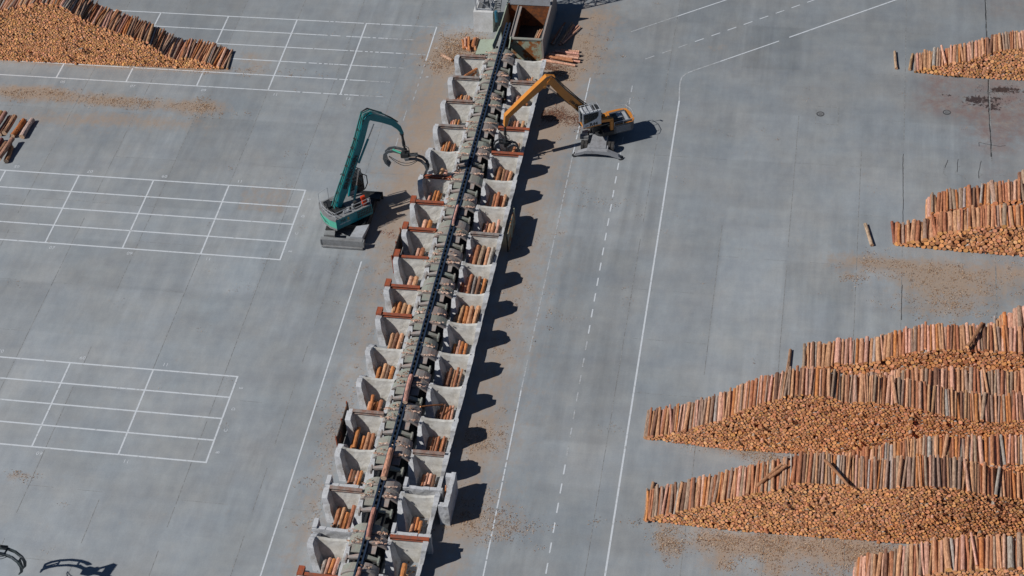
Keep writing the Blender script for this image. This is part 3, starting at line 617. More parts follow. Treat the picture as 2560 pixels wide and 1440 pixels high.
# ------------------------------------------------------------------ conveyor
cv = thing('log_conveyor', 'long chain conveyor with steel deck plates running between the two rows of bins', 'conveyor', (XC, -12, 0)); CO = (XC, -12, 0)
mb = MB()
for sx_ in (-1, 1): mb.box(XC+sx_*.19-.075, XC+sx_*.19+.075, -58, 27.5, 2.72, 2.98)
mb.box(XC-.27, XC+.27, -58, 27.5, 2.55, 2.72); mb.build('chain_trough', CHAIN, cv, CO)
mb = MB(); y = 27.3; top = []
while y > -58:
    top += [(y, 3.0), (y-.2, 3.0), (y-.2, 2.78), (y-.62, 2.78)]; y -= .62
mb.ext([(27.3, 2.73)]+top+[(top[-1][0], 2.73)], XC-.085, XC+.085, 'x')
mb.build('drag_chain', DARK, cv, CO)
mb = MB()
for sx_ in (-1, 1): mb.box(XC+sx_*.75-.1, XC+sx_*.75+.1, -58, 24, 1.9, 2.2)
mb.box(XC-1.15, XC+1.15, -58, 24, .02, .10)
mb.build('support_frame', DARK, cv, CO)
def sheet(mb, pts, ya, yb_, th=.05, mi=0, dzs=0.0):
    """curved sheet: pts are (x,z) across, extruded in y; dzs raises the north edge"""
    for (xa, za), (xb_, zb) in zip(pts, pts[1:]):
        mb.hexa([(xa, ya, za-th), (xb_, ya, zb-th), (xb_, yb_, zb-th+dzs), (xa, yb_, za-th+dzs)], [(xa, ya, za), (xb_, ya, zb), (xb_, yb_, zb+dzs), (xa, yb_, za+dzs)], mi)
DL = []
allY = sorted(set([round((a+b)/2, 2) for a, b in zip(YL, YR)]), reverse=True)
for im, yb in enumerate(allY):
    gapn = (allY[im-1]-yb) if im else 4.1
    for sx_ in (-1, 1):
        for (ya, yb2, drop, reach) in ((.40, 1.42, .0, 1.50+.08*(im % 2)), (-.72, .36, .05, 1.66)):
            mb = MB(); jx_ = random.uniform(-.08, .10); tilt = random.uniform(-.06, .09); ya += random.uniform(-.08, .08); yb2 += random.uniform(-.08, .05); reach += random.uniform(-.06, .12); DL.append((XC+sx_*(reach*.62), yb+ya, sx_))
            pts = [(XC+sx_*(.29+(reach-.29)*u)+jx_*u, 2.92-drop-.03*u-.62*u**2.3+random.uniform(-.015, .015)) for u in (0, .2, .4, .6, .75, .88, 1)]
            sheet(mb, pts, yb+ya, yb+yb2, .05, 0, -.06+tilt)
            lip = [(p[0], p[1]+.05) for p in pts]; sheet(mb, lip, yb+ya-.07, yb+ya+.10, .26, 1)      # turned-down south lip carrying bark
            xe = pts[-1][0]; mb.box(min(xe, xe-sx_*.05), max(xe, xe-sx_*.05), yb+ya+.11, yb+yb2, pts[-1][1]-.3, pts[-1][1]-.055)
            mb.build('deck_plate', [DECK if (sx_ < 0 or random.random() < .35) else DECK2, DECK2], cv, CO)
        mb = MB(); r_ = .95 if sx_ < 0 else .80; a, b = sorted((XC+sx_*.30, XC+sx_*(.30+r_-.1)))
        mb.hexa([(a, yb-1.6, 2.5), (b, yb-1.6, 2.5), (b, yb-.80, 2.55), (a, yb-.80, 2.55)], [(a, yb-1.6, 2.58), (b, yb-1.6, 2.58), (b, yb-.80, 2.64), (a, yb-.80, 2.64)])
        mb.build('gap_panel', DECK if sx_ < 0 else DECK2, cv, CO)
        mb = MB(); x_a, x_b = XC+sx_*.31, XC+sx_*1.32; ym = yb-2.1          # bracket: a bent arm ending in a cross flange
        mb.hexa([(x_a, ym-.2, 2.55), (x_b, ym-.1, 2.25), (x_b, ym+.1, 2.25), (x_a, ym+.2, 2.55)], [(x_a, ym-.22, 2.80), (x_b, ym-.12, 2.52), (x_b, ym+.12, 2.52), (x_a, ym+.22, 2.80)])
        a, b = sorted((x_b+sx_*.005, x_b+sx_*.15)); mb.box(a, b, ym-.42, ym+.30, 2.12, 2.56)
        mb.build('kicker_bracket', DECK2 if sx_ < 0 else DECK, cv, CO)
    mb = MB()
    for sx_ in (-1, 1): mb.box(XC+sx_*.95-.1, XC+sx_*.95+.1, yb-.3, yb-.1, .1, 2.3)
    mb.box(XC-1.05, XC+1.05, yb-.09, yb+.1, 1.7, 1.9); mb.build('trestle', DARK, cv, CO)
# logs riding on the conveyor
B5 = lambda x, y: (1050+x/5.12, 280+y/5.12); D5 = lambda x, y: (830+x/5.12, 840+y/5.12); E5 = lambda x, y: (740+x/4.5, 1120+y/4.5); A5 = lambda x, y: (1050+x/5.12, y/5.12); C5 = lambda x, y: (930+x/5.12, 560+y/5.12)
for (pa, pb, r, lb, cl) in [(B5(485, 1195), C5(1035, 10), .14, 'slim pink log riding the conveyor chain above the middle', (.64, .38, .34)), (D5(1015, 505), D5(935, 850), .24, 'pale pink log on the conveyor below the middle bins', (.62, .36, .31)),
                            (E5(1070, 15), E5(985, 340), .27, 'thick patchy pink log on the conveyor beside the lower bins', (.66, .37, .27)), (E5(882, 680), E5(808, 1015), .22, 'smooth brown log on the conveyor near the bottom edge', (.52, .27, .22)), (E5(718, 1350), E5(685, 1460), .18, 'pink log on the conveyor cut by the bottom frame edge', (.60, .34, .28))]:
    z = 3.06+r; A_, B_ = ground_at(*pa, z), ground_at(*pb, z); add_log(B_, A_, r, lb, None, col=cl, ecol=(.78, .60, .46), segs=8, fine=False)
# logs in the bins: pixel of each far end, read bin by bin
LB = {1: [A5(495, 1215), A5(535, 1195), A5(575, 1215), A5(600, 1205), A5(630, 1215)], 2: [B5(408, 100), B5(432, 90), B5(462, 85), B5(500, 90)], 3: [B5(290, 380), B5(320, 375), B5(350, 360), B5(378, 370), B5(412, 400), B5(450, 395)], 4: [B5(290, 712), B5(335, 735)],
      5: [B5(140, 1020), B5(205, 990), B5(240, 1000), B5(268, 1030)], 6: [B5(70, 1370), B5(135, 1375)], 7: [C5(600, 300), C5(655, 295)], 8: [C5(505, 660), C5(570, 660)], 9: [C5(300, 1000), C5(360, 985), C5(425, 1005), C5(480, 1025)], 10: [C5(268, 1390), C5(328, 1385), C5(385, 1390)],
      11: [D5(610, 380), D5(690, 345), D5(725, 360), D5(780, 378)], 12: [D5(490, 830), D5(527, 770), D5(575, 830), D5(632, 808)], 13: [D5(310, 1220), D5(345, 1185), D5(412, 1270), D5(475, 1225), D5(530, 1235)], 14: [E5(630, 230), E5(662, 245), E5(703, 250), E5(740, 245)],
      15: [E5(490, 650), E5(545, 660), E5(582, 715), E5(655, 635)], 16: [E5(330, 1240), E5(385, 1225), E5(430, 1235), E5(480, 1225)]}
RB = {0: [A5(1345, 1010), A5(1375, 1000), A5(1408, 1000), A5(1440, 975)], 1: [A5(1250, 1215), A5(1310, 1220)], 2: [B5(1180, 110), B5(1215, 105), B5(1257, 105), B5(1325, 105)], 3: [B5(1215, 430), B5(1262, 390)], 4: [B5(980, 715), B5(1030, 695), B5(1072, 720), B5(1120, 735), B5(1167, 750)],
      5: [B5(885, 1050), B5(965, 1040), B5(1010, 1015), B5(1045, 1060), B5(1095, 1045)], 6: [B5(820, 1415), B5(858, 1395), B5(900, 1420), B5(945, 1405), B5(1012, 1365)], 7: [C5(1310, 290), C5(1362, 262), C5(1435, 270), C5(1497, 290), C5(1555, 285)], 8: [C5(1190, 650), C5(1235, 670), C5(1280, 637), C5(1325, 660), C5(1382, 662), C5(1445, 690)],
      9: [C5(1105, 1040), C5(1170, 1030), C5(1220, 1045), C5(1283, 1040), C5(1365, 1040)], 10: [D5(1578, 90), D5(1635, 50), D5(1672, 65), D5(1718, 85)], 11: [D5(1485, 450), D5(1530, 400), D5(1575, 425), D5(1620, 390), D5(1667, 410)], 12: [D5(1365, 930), D5(1403, 900), D5(1447, 862), D5(1480, 900), D5(1518, 880), D5(1555, 880)],
      13: [D5(1212, 1280), D5(1255, 1280), D5(1300, 1280), D5(1333, 1290), D5(1372, 1275), D5(1412, 1300), D5(1440, 1272), D5(1467, 1290)], 14: [E5(1440, 290), E5(1480, 270), E5(1520, 280), E5(1562, 290)], 15: [E5(1335, 770), E5(1375, 770), E5(1408, 810)], 16: [E5(1222, 1290)]}
for side, D_, Ys in ((-1, LB, YL), (1, RB, YR)):
    nm = 'left' if side < 0 else 'right'
    for bi, pts in D_.items():
        xs_ = [ground_at(*p, .8)[0] for p in pts]
        sp = np.diff(sorted(xs_)) if len(xs_) > 1 else np.array([.62])
        rb = float(np.clip(np.median(sp)*.49, .12, .26))
        if len(pts) <= 2: rb = max(rb, .2)
        yb = Ys[bi]; ysouth = Ys[bi+1]+.45 if bi+1 < len(Ys) else yb-4
        low = min(p[1] for p in pts)
        zmin = 9
        for k, p in enumerate(pts):
            r = rb*random.uniform(.92, 1.06); zc = .35+r+(.2*random.random() if len(pts) > 3 else .1)
            q = ground_at(p[0], p[1]+2, zc+r*.6)
            if q[1] > yb-.62:                                     # its far end touches the back wall: solve for its height instead
                a_, b_ = ground_at(p[0], p[1]+2, 0), ground_at(p[0], p[1]+2, 1); tz = (yb-.62-a_[1])/(b_[1]-a_[1]); zc = min(1.6, tz-r*.6); q = ground_at(p[0], p[1]+2, tz)
            zmin = min(zmin, zc-r)
            x = q[0]; yn = min(q[1], yb-.55); L = max(2.6, min(3.4, yn-ysouth))
            yw = random.uniform(-.06, .06) if len(pts) < 7 else random.uniform(-.02, .02)
            if (side, bi, k) in ((-1, 12, 1), (-1, 13, 1)): yw = .16; zc += .3
            add_log((x+yw, yn-L, zc+random.uniform(-.05, .05)), (x, yn, zc), r, '{c} log, %s from left in the %s bin from the top, %s side' % (nth(k+1), nth(bi+1), nm), 'logs lying in the sorting bins', [1.6, 3, 3, 1, 3, .9, .3], ecol=endcol(.9))
        if zmin > .45: print('BIN high', side, bi, round(zmin, 2))
        if len(pts) > 3 or zmin > .45:                                          # lower course, half hidden
            for k in range(2):
                x = np.interp(.3+.4*k, [0, 1], [min(xs_), max(xs_)]); add_log((x, ysouth+.1, .14), (x, yb-.75, .14), .14, 'dark lower log %s, under others in the %s bin from top, %s side' % (nth(k+1), nth(bi+1), nm), 'logs lying in the sorting bins', col=(.30, .14, .07), segs=2, fine=False) if bi % 3 == 0 else None
for (pa, pb, za, zb, r, lb) in [(A5(770, 850), A5(540, 1000), 1.1, .8, .17, 'broken orange-brown log lying slantwise in the top left bin'), (A5(755, 890), A5(640, 1000), .7, .5, .13, 'dark stem beside the slanting log in the top left bin'),
                                (D5(1130, 905), D5(1420, 878), 2.7, 1.5, .08, 'thin branch reaching from the conveyor across a lower right bin'), (A5(1375, 1330), A5(1350, 1360), .7, .6, .13, 'short brown piece low in the second right bin')]:
    add_log(ground_at(*pb, zb), ground_at(*pa, za), r, lb, None, col=(.50, .21, .08))
# loose stems by the hopper
for k, (pa, pb) in enumerate([(A5(1550, 760), A5(1990, 840)), (A5(1600, 735), A5(2050, 790)), (A5(1620, 715), A5(1960, 785)), (A5(1650, 690), A5(2030, 745)), (A5(1690, 670), A5(2040, 715)), (A5(1730, 655), A5(2035, 690)), (A5(1800, 640), A5(2040, 660)), (A5(1560, 770), A5(1780, 800)), (A5(1640, 700), A5(1950, 760))]):
    zz = .16+(.28 if k in (2, 3, 5) else (.14 if k == 8 else 0)); add_log(ground_at(*pa, zz), ground_at(*pb, zz), .15, '{c} log lying crosswise right of the hopper, %s from the front' % nth(k+1), 'crosswise logs beside the hopper', [6, 2, 1, 0, 0, 0, 0], ecol=(.2, .12, .08))
for k, (pa, pb) in enumerate([(A5(1680, 560), A5(1855, 290)), (A5(1700, 570), A5(1830, 340)), (A5(1780, 570), A5(1945, 290)), (A5(1800, 545), A5(1965, 310)), (A5(1790, 575), A5(2025, 325)), (A5(1820, 560), A5(2050, 345)), (A5(1880, 480), A5(1975, 330))]):
    zz = .1+.1*(k % 2); add_log(ground_at(*pa, zz), ground_at(*pb, zz), .11, 'long thin {c} stem right of the hopper, %s from the left' % nth(k+1), 'thin stems beside the hopper', [2, 3, 1, 2, 0, 0, 0], ecol=(.3, .2, .15))
for k, (pa, pb) in enumerate([(A5(545, 510), A5(560, 625)), (A5(575, 490), A5(580, 600)), (A5(600, 475), A5(605, 635)), (A5(625, 480), A5(630, 640)), (A5(700, 490), A5(665, 600)), (A5(718, 485), A5(690, 590)), (A5(740, 490), A5(705, 630))]):
    zz = .18+.2*(k % 2); add_log(ground_at(*pb, zz), ground_at(*pa, zz), .15, 'short {c} log left of the mint table, %s from the left' % nth(k+1), 'short logs left of the mint table', [2, 3, 1, 0, 2, 0, 0])
add_log(ground_at(*A5(280, 700), .2), ground_at(*A5(410, 770), .2), .2, 'split pale butt log lying in bark debris left of the top left bin', None, col=(.60, .42, .32))
for k, (x, y) in enumerate(((20.0, 26.0), (20.2, 26.2), (20.45, 26.3), (20.7, 26.0))): add_log((x, y, .7), (x+.5, y+3.2, .8), .09, 'thin stem standing in the shade inside the hopper, %s from the left' % nth(k+1), 'stems inside the hopper', [0, 1, 0, 2, 0, 0, 0], fine=False)
o = rest.build('stacked_logs', LOG, fix=False); tag(o, 'thousands of pine logs heaped in long stacks along both sides of the yard', 'log stacks', None, 'stuff')

# ------------------------------------------------------------------ bark debris (chips nobody could count)
ch = MB()
def litter(cx, cy, cz, sx, sy, n, size, pal, slope=0.0):
    for _ in range(n):
        x = random.gauss(cx, sx); y = random.gauss(cy, sy); l = size*random.uniform(.5, 2.0); wd = l*random.uniform(.2, .5); a = random.gauss(0, .7); d = Vector((math.cos(a), math.sin(a), 0)); s_ = Vector((-d.y, d.x, 0))
        P = Vector((x, y, cz-slope*abs(x-cx)+random.uniform(0, .05))); k = random.uniform(.7, 1.25); cl = random.choice(pal)
        q = [P-d*l/2-s_*wd/2, P+d*l/2-s_*wd/2, P+d*l/2+s_*wd/2+Vector((0, 0, .04)), P-d*l/2+s_*wd/2+Vector((0, 0, .03))]
        ch.add([tuple(v) for v in q]+[tuple(v-Vector((0, 0, .03))) for v in q], [(0, 1, 2, 3), (7, 6, 5, 4), (0, 4, 5, 1), (1, 5, 6, 2), (2, 6, 7, 3), (3, 7, 4, 0)], 0, tuple(v*k for v in cl))
for (lx, ly, sg) in DL:
    if random.random() < .8: litter(lx, ly+.02, 2.93 if abs(lx-XC) < .9 else 2.88, .32, .06, random.randint(14, 34), .12, [(.50, .33, .26), (.42, .26, .19), (.55, .42, .34), (.30, .17, .11)])
    if random.random() < .5: litter(lx-sg*.3, ly+.35, 2.97, .22, .12, random.randint(5, 14), .10, [(.42, .28, .20), (.25, .15, .10)])
for Ys_, xl, xr in ((YL, 13.5, 15.0), (YR, 20.0, 21.6)):
    for yb in Ys_: litter((xl+xr)/2, yb-1.6, .03, .5, .7, 60, .10, [(.32, .18, .10), (.22, .12, .07), (.45, .30, .18)])
def chips(px, py, sx, sy, n, size=.14, pal=None):
    size *= .44; n = int(n*2.2)
    c = ground_at(px, py)
    cc = (c[0], c[1])
    for q_ in range(n):
        if q_ % 14 == 0: cc = (random.gauss(c[0], sx), random.gauss(c[1], sy)); cs_ = random.uniform(.12, .55)*min(1, max(sx, sy))+.05
        x = random.gauss(cc[0], cs_); y = random.gauss(cc[1], cs_*.8)
        if 11.9 < x < 23 and -60 < y < 23: continue
        l = size*random.uniform(.5, 2.2); wd = l*random.uniform(.12, .4); a = random.uniform(0, PI); d = Vector((math.cos(a), math.sin(a), 0)); s_ = Vector((-d.y, d.x, 0)); z = random.uniform(.012, .05); h = random.uniform(0, .06)
        k = random.uniform(.6, 1.25); cl = random.choice(pal or [(.40, .24, .13), (.46, .31, .19), (.30, .16, .09), (.55, .42, .30), (.16, .09, .06)])
        P = Vector((x, y, z)); q = [P-d*l/2-s_*wd/2, P+d*l/2-s_*wd/2+Vector((0, 0, h)), P+d*l/2+s_*wd/2+Vector((0, 0, h)), P-d*l/2+s_*wd/2]
        ch.add([tuple(v) for v in q]+[tuple(v-Vector((0, 0, .012))) for v in q], [(0, 1, 2, 3), (7, 6, 5, 4), (0, 4, 5, 1), (1, 5, 6, 2), (2, 6, 7, 3), (3, 7, 4, 0)], 0, tuple(v*k for v in cl))
for a in [(1125, 150, 1.2, 1.0, 420, .2), (1165, 115, 1.5, 1.4, 500, .2), (1150, 135, 2.0, 1.4, 400, .16), (1430, 120, 2.2, 2.2, 320), (1385, 185, 1.2, .7, 260, .2), (1385, 290, 1.5, .6, 1100, .15, [(.14, .06, .04), (.22, .10, .06), (.10, .05, .04), (.30, .16, .09)]), (1460, 300, .9, .8, 350, .13, [(.14, .06, .04), (.22, .10, .06)]), (1365, 170, 1.2, .5, 700, .15, [(.14, .06, .04), (.22, .10, .06), (.30, .16, .09)]), (1360, 245, .8, .5, 160, .14), (1200, 1305, 2.6, 1.0, 520), (1190, 1095, 1.6, 1.0, 360), (1250, 800, 2, 6, 160), (1290, 640, 1.5, 6, 160), (1110, 470, 3, 1, 60),
          (60, 238, 2.8, .5, 260, .14), (120, 230, 2, .4, 150, .14), (260, 252, 3, .5, 220, .14), (400, 263, 4, .5, 200, .13), (500, 268, 1.3, .7, 220, .14), (250, 155, 12, .25, 420, .13), (450, 172, 4, .3, 140, .13),
          (1660, 1345, .6, .7, 130), (1675, 1378, .6, .7, 110), (1760, 1350, 1.0, .6, 170), (1835, 1355, 1.2, .5, 200), (1925, 1360, 1.0, .6, 240), (1990, 1365, 1.6, .5, 200), (2110, 1378, 2.2, .6, 420), (2150, 1388, 1.4, .6, 240), (1820, 1400, .7, 1.2, 130), (1925, 1405, .6, 1.3, 150), (2050, 1425, 2.2, .8, 160), (1900, 1340, 8, .3, 150), (1950, 1335, 8, .3, 80, .12, [(.08, .05, .04)]),
          (1850, 1122, 2.4, .4, 260, .13), (1930, 1150, 1.6, .3, 120, .13), (1915, 1152, 1, .3, 60), (2190, 655, 2.4, .5, 170, .14), (2320, 690, 2.6, 1.1, 260, .14), (2390, 745, 3, 1.3, 330, .14), (2480, 700, 3.5, 1.5, 240, .13), (2560, 680, 3, 1.5, 150, .13), (2130, 695, .8, .4, 60), (2350, 775, 3, .8, 120, .14),
          (1200, 1240, 1, 1, 60), (860, 1180, 2, 5, 260, .14), (900, 960, 1.5, 5, 160, .13), (840, 1300, 1.5, 1.5, 160, .14), (860, 1060, 1.0, 1.6, 90, .14), (965, 585, .5, .3, 50, .12, [(.3, .1, .05)]), (1010, 600, 1.2, 5, 160, .12), (50, 1190, .7, .25, 60, .12), (2510, 230, 2, 1, 120, .1, [(.05, .03, .03)]), (1640, 1320, 2, 1, 30), (1400, 600, 3, 12, 120, .12), (1150, 330, 14, 20, 500, .10), (2000, 500, 22, 16, 260, .09), (700, 900, 18, 18, 240, .09)]:
    chips(*a)
tag(ch.build('bark_debris', CHIP, fix=False), 'scattered bark strips and wood chips littering the concrete yard', 'bark debris', None, 'stuff')

# ------------------------------------------------------------------ hopper, chute table, mast
H0 = (19.1, 28.5, 0)
hp = thing('log_hopper', 'large open steel hopper, rusty inside, mint painted front, at the head of the conveyor', 'hopper', H0)
def wallq(name, a, b, zt, zt2, th, m, m2=None, dxb=0, dyb=0):
    """wall from a to b (plan), height zt..zt2, foot shifted by dxb,dyb"""
    a = Vector((*a, 0)); b = Vector((*b, 0)); d = (b-a).normalized(); s_ = Vector((-d.y, d.x, 0))*th/2; sh = Vector((dxb, dyb, 0)); up = lambda z: Vector((0, 0, z))
    mb = MB(); mb.hexa([tuple(a+sh-s_), tuple(b+sh-s_), tuple(b+sh+s_), tuple(a+sh+s_)], [tuple(a-s_+up(zt)), tuple(b-s_+up(zt2)), tuple(b+s_+up(zt2)), tuple(a+s_+up(zt))], [0, 0, 0, 0, 0, 0] if not m2 else [0, 0, 0, 0, 1, 0])
    return mb.build(name, [m]+([m2] if m2 else []), hp, H0)
wallq('side_wall', (16.6, 26.5), (16.7, 34.5), 2.95, 2.95, .1, MINT, None, .3, 0)
wallq('side_wall', (21.72, 24.6), (21.8, 34.5), 2.95, 3.0, .12, RUST, None, -.35, 0)
wallq('rim_rail', (21.72, 24.55), (21.8, 34.5), 3.04, 3.09, .2, DECK2).location.z = 0
mb = MB(); mb.box(16.8, 21.6, 31.1, 31.25, .0, 2.95); mb.build('rear_wall', RUST, hp, H0)
mb = MB(); mb.box(17.0, 21.7, 31.05, 31.24, 2.96, 4.4); mb.box(16.8, 21.75, 31.3, 34.5, 2.9, 3.0); mb.build('rear_cladding', LGREY, hp, H0)
wallq('front_panel', (18.0, 24.75), (21.66, 24.6), 2.85, 2.85, .1, RUSTMINT)
mb = MB(); mb.box(18.0, 21.6, 24.5, 24.82, 2.86, 2.98); mb.box(17.2, 18.0, 26.3, 26.6, 2.2, 2.5); mb.build('front_rim', DECK, hp, H0)
mb = MB(); mb.box(17.95, 18.42, 24.95, 31.0, 2.6, 2.8); mb.box(17.95, 18.03, 24.95, 31.0, 2.8, 2.95); mb.build('partition_ledge', DECK2, hp, H0)
mb = MB(); mb.box(18.0, 18.1, 24.9, 31, .0, 2.59); mb.build('partition', RUST, hp, H0)
mb = MB(); mb.box(16.95, 21.4, 24.9, 31, .02, .12); mb.hexa([(20.9, 24.9, .12), (21.35, 24.9, .12), (21.35, 31, .12), (20.9, 31, .12)], [(21.15, 25.0, 2.0), (21.6, 25.0, 2.0), (21.6, 29.5, 2.6), (21.3, 29.5, 2.0)]); mb.build('hopper_floor', DARK, hp, H0)  # floor coloured black to stand in for shade inside the hopper
mb = MB(); mb.hexa([(16.35, 23.0, 2.2), (16.5, 23.0, 2.2), (16.75, 26.6, 2.5), (16.55, 26.6, 2.5)], [(16.2, 23.2, 2.9), (16.3, 23.2, 2.9), (16.62, 26.6, 3.05), (16.5, 26.6, 3.05)])
mb.hexa([(18.0, 23.0, 2.3), (18.1, 23.0, 2.3), (18.1, 24.7, 2.5), (18.0, 24.7, 2.5)], [(18.2, 22.8, 2.95), (18.3, 22.8, 2.95), (18.2, 24.7, 3.1), (18.1, 24.7, 3.1)]); mb.build('chute_plates', MINT, hp, H0)
tb = thing('feed_table', 'flat mint green steel table on legs left of the conveyor head', 'steel table', (15.4, 23.6, 0)); TB = (15.4, 23.6, 0)
mb = MB(); mb.hexa([(14.45, 22.35, 2.08), (16.25, 22.6, 2.14), (16.5, 25.2, 2.2), (14.55, 25.1, 2.12)], [(14.45, 22.35, 2.16), (16.25, 22.6, 2.22), (16.5, 25.2, 2.28), (14.55, 25.1, 2.2)]); mb.build('table_top', MINT, tb, TB)
for x, y in ((14.6, 22.6), (15.0, 22.6), (15.35, 22.65), (14.7, 24.9), (16.2, 24.9)):
    mb = MB(); mb.box(x-.06, x+.06, y-.06, y+.06, 0, 2.06); mb.build('leg', DARK, tb, TB)
ms = thing('lattice_mast', 'white steel lattice mast on a tall concrete foundation block beside the hopper', 'mast', (14.1, 30.9, 0)); MS = (14.1, 30.9, 0)
mb = MB(); mb.hexa([(12.85, 29.5, 0), (15.1, 29.5, 0), (15.1, 32.4, 0), (12.85, 32.4, 0)], [(12.92, 29.7, 2.62), (15.22, 29.7, 2.62), (15.22, 32.4, 2.62), (12.92, 32.4, 2.62)]); o = mb.build('foundation_block', CONC2, ms, MS); rough_up(o, .7, .012)
mb = MB(); ft = [(13.2, 30.1), (14.95, 30.1), (14.95, 31.85), (13.2, 31.85)]; HT = 17.0; nlev = 9
for x, y in ft: mb.bar((x, y, 2.62), (x, y, HT), .13)
for k in range(nlev+1):
    z = 2.8+(HT-2.9)*k/nlev
    for (a, b) in zip(ft, ft[1:]+ft[:1]):
        mb.bar((*a, z), (*b, z), .08)
        if k < nlev:
            z2 = z+(HT-2.9)/nlev; (p, q_) = (a, b) if k % 2 else (b, a); mb.bar((*p, z), (*q_, z2), .07)
mb.build('lattice', LGREY, ms, MS)
mb = MB(); mb.hexa([(13.5, 30.5, 2.64), (14.6, 30.5, 2.64), (14.6, 31.4, 2.64), (13.5, 31.4, 2.64)], [(13.5, 30.6, 3.4), (14.5, 30.6, 3.4), (14.5, 31.3, 3.4), (13.5, 31.3, 3.4)]); mb.build('control_box', GREYS, ms, MS)
mb = MB()
for k in range(6): mb.bar((15.3, 30.2+.25*k, 2.7+.12*k), (16.0, 30.2+.25*k, 2.7+.12*k), .2, .05)
mb.bar((15.3, 30.1, 2.5), (15.3, 31.8, 3.5), .06); mb.bar((16.0, 30.1, 2.5), (16.0, 31.8, 3.5), .06); mb.build('access_steps', GREYS, ms, MS)
mb = MB(); mb.cyl((15.55, 29.9, 1.3), (15.55, 29.9, 2.6), .2, n=14); mb.cyl((15.55, 29.9, 2.61), (15.55, 29.9, 2.75), .16, n=14); mb.build('tank', BLUEB, ms, MS)

# ------------------------------------------------------------------ machines
def frame(P, th): return Matrix.Translation((P[0], P[1], 0)) @ Matrix.Rotation(th, 4, 'Z')
def profile_part(mb, pts, hw, M, mi=0):
    """boom section: pts = side outline (d along, z), half width hw"""
    mb.ext(pts, -hw, hw, 'y', mi, None, M)
def beam_poly(path, ths):
    """offset polyline (d,z) with thicknesses -> closed outline"""
    L = []; R_ = []
    for i, p in enumerate(path):
        a = path[max(0, i-1)]; b = path[min(len(path)-1, i+1)]; dx, dz = b[0]-a[0], b[1]-a[1]; l = math.hypot(dx, dz); nx_, nz = -dz/l, dx/l; h = ths[i]/2
        L.append((p[0]+nx_*h, p[1]+nz*h)); R_.append((p[0]-nx_*h, p[1]-nz*h))
    return L+R_[::-1]
def box_beam(mb, path, ths, hw, M, mi=0):
    for i in range(len(path)-1):
        pass
    poly = beam_poly(path, ths); n = len(path)
    for i in range(n-1):
        q = [poly[i], poly[i+1], poly[2*n-2-i], poly[2*n-1-i]]
        vs = [(p[0], -hw, p[1]) for p in q]+[(p[0], hw, p[1]) for p in q]
        fs = [(3, 2, 1, 0), (4, 5, 6, 7), (0, 1, 5, 4), (2, 3, 7, 6)]
        if i == 0: fs.append((0, 4, 7, 3))
        if i == n-2: fs.append((1, 2, 6, 5))
        mb.add(vs, fs, mi, None, M)
def cyl_part(name, a, b, M, parent, org, r=.11, frac=.55, body=DARK):
    a = Vector(a); b = Vector(b); m_ = a.lerp(b, frac); mb = MB(); mb.cyl(a, m_, r, n=10, M=M, mi=0); mb.cyl(m_, b, r*.55, n=8, M=M, mi=1); mb.build(name, [body, HYD], parent, org)
def claw(parent, org, M, c, sgn, R_, m, th=.12, acc=None):
    """one jaw of a log grapple: two curved blades joined by a cross plate; opens in the local x direction"""
    pts = [(.15, .1), (.7, .30), (1.3, .38), (1.9, .2), (2.3, -.25), (2.42, -.8), (2.3, -1.35), (1.95, -1.8)]
    pts = [(sgn*p[0]*R_, p[1]*R_) for p in pts]; ths = [.28, .30, .30, .30, .29, .26, .20, .08]; mb = MB()
    for oy in ((-.72, -.12) if sgn > 0 else (.12, .72)):
        mm = M @ Matrix.Translation((c[0], c[1]+oy, c[2])); poly = beam_poly(pts, [t*R_ for t in ths]); n = len(pts)
        for i in range(n-1):
            q = [poly[i], poly[i+1], poly[2*n-2-i], poly[2*n-1-i]]
            vs = [(p[0], -th/2, p[1]) for p in q]+[(p[0], th/2, p[1]) for p in q]
            mb.add(vs, [(3, 2, 1, 0), (4, 5, 6, 7), (0, 1, 5, 4), (1, 2, 6, 5), (2, 3, 7, 6), (3, 0, 4, 7)], 0, None, mm)
    oy = -.42 if sgn > 0 else .42; mm = M @ Matrix.Translation((c[0], c[1]+oy, c[2])); p, q = pts[4], pts[6]
    mb.bar((p[0], 0, p[1]), (q[0], 0, q[1]), .12, .10, M=mm); mb.bar((pts[6][0], 0, pts[6][1]), (pts[7][0], 0, pts[7][1]), .72, .06, up=(1, 0, 0), M=mm); mb.bar((pts[4][0], -.3, pts[4][1]), (pts[4][0], .3, pts[4][1]), .10, .10, M=mm); mb.bar((pts[2][0], -.3, pts[2][1]), (pts[2][0], .3, pts[2][1]), .12, .10, M=mm)
    mb.build('jaw', m, parent, org)
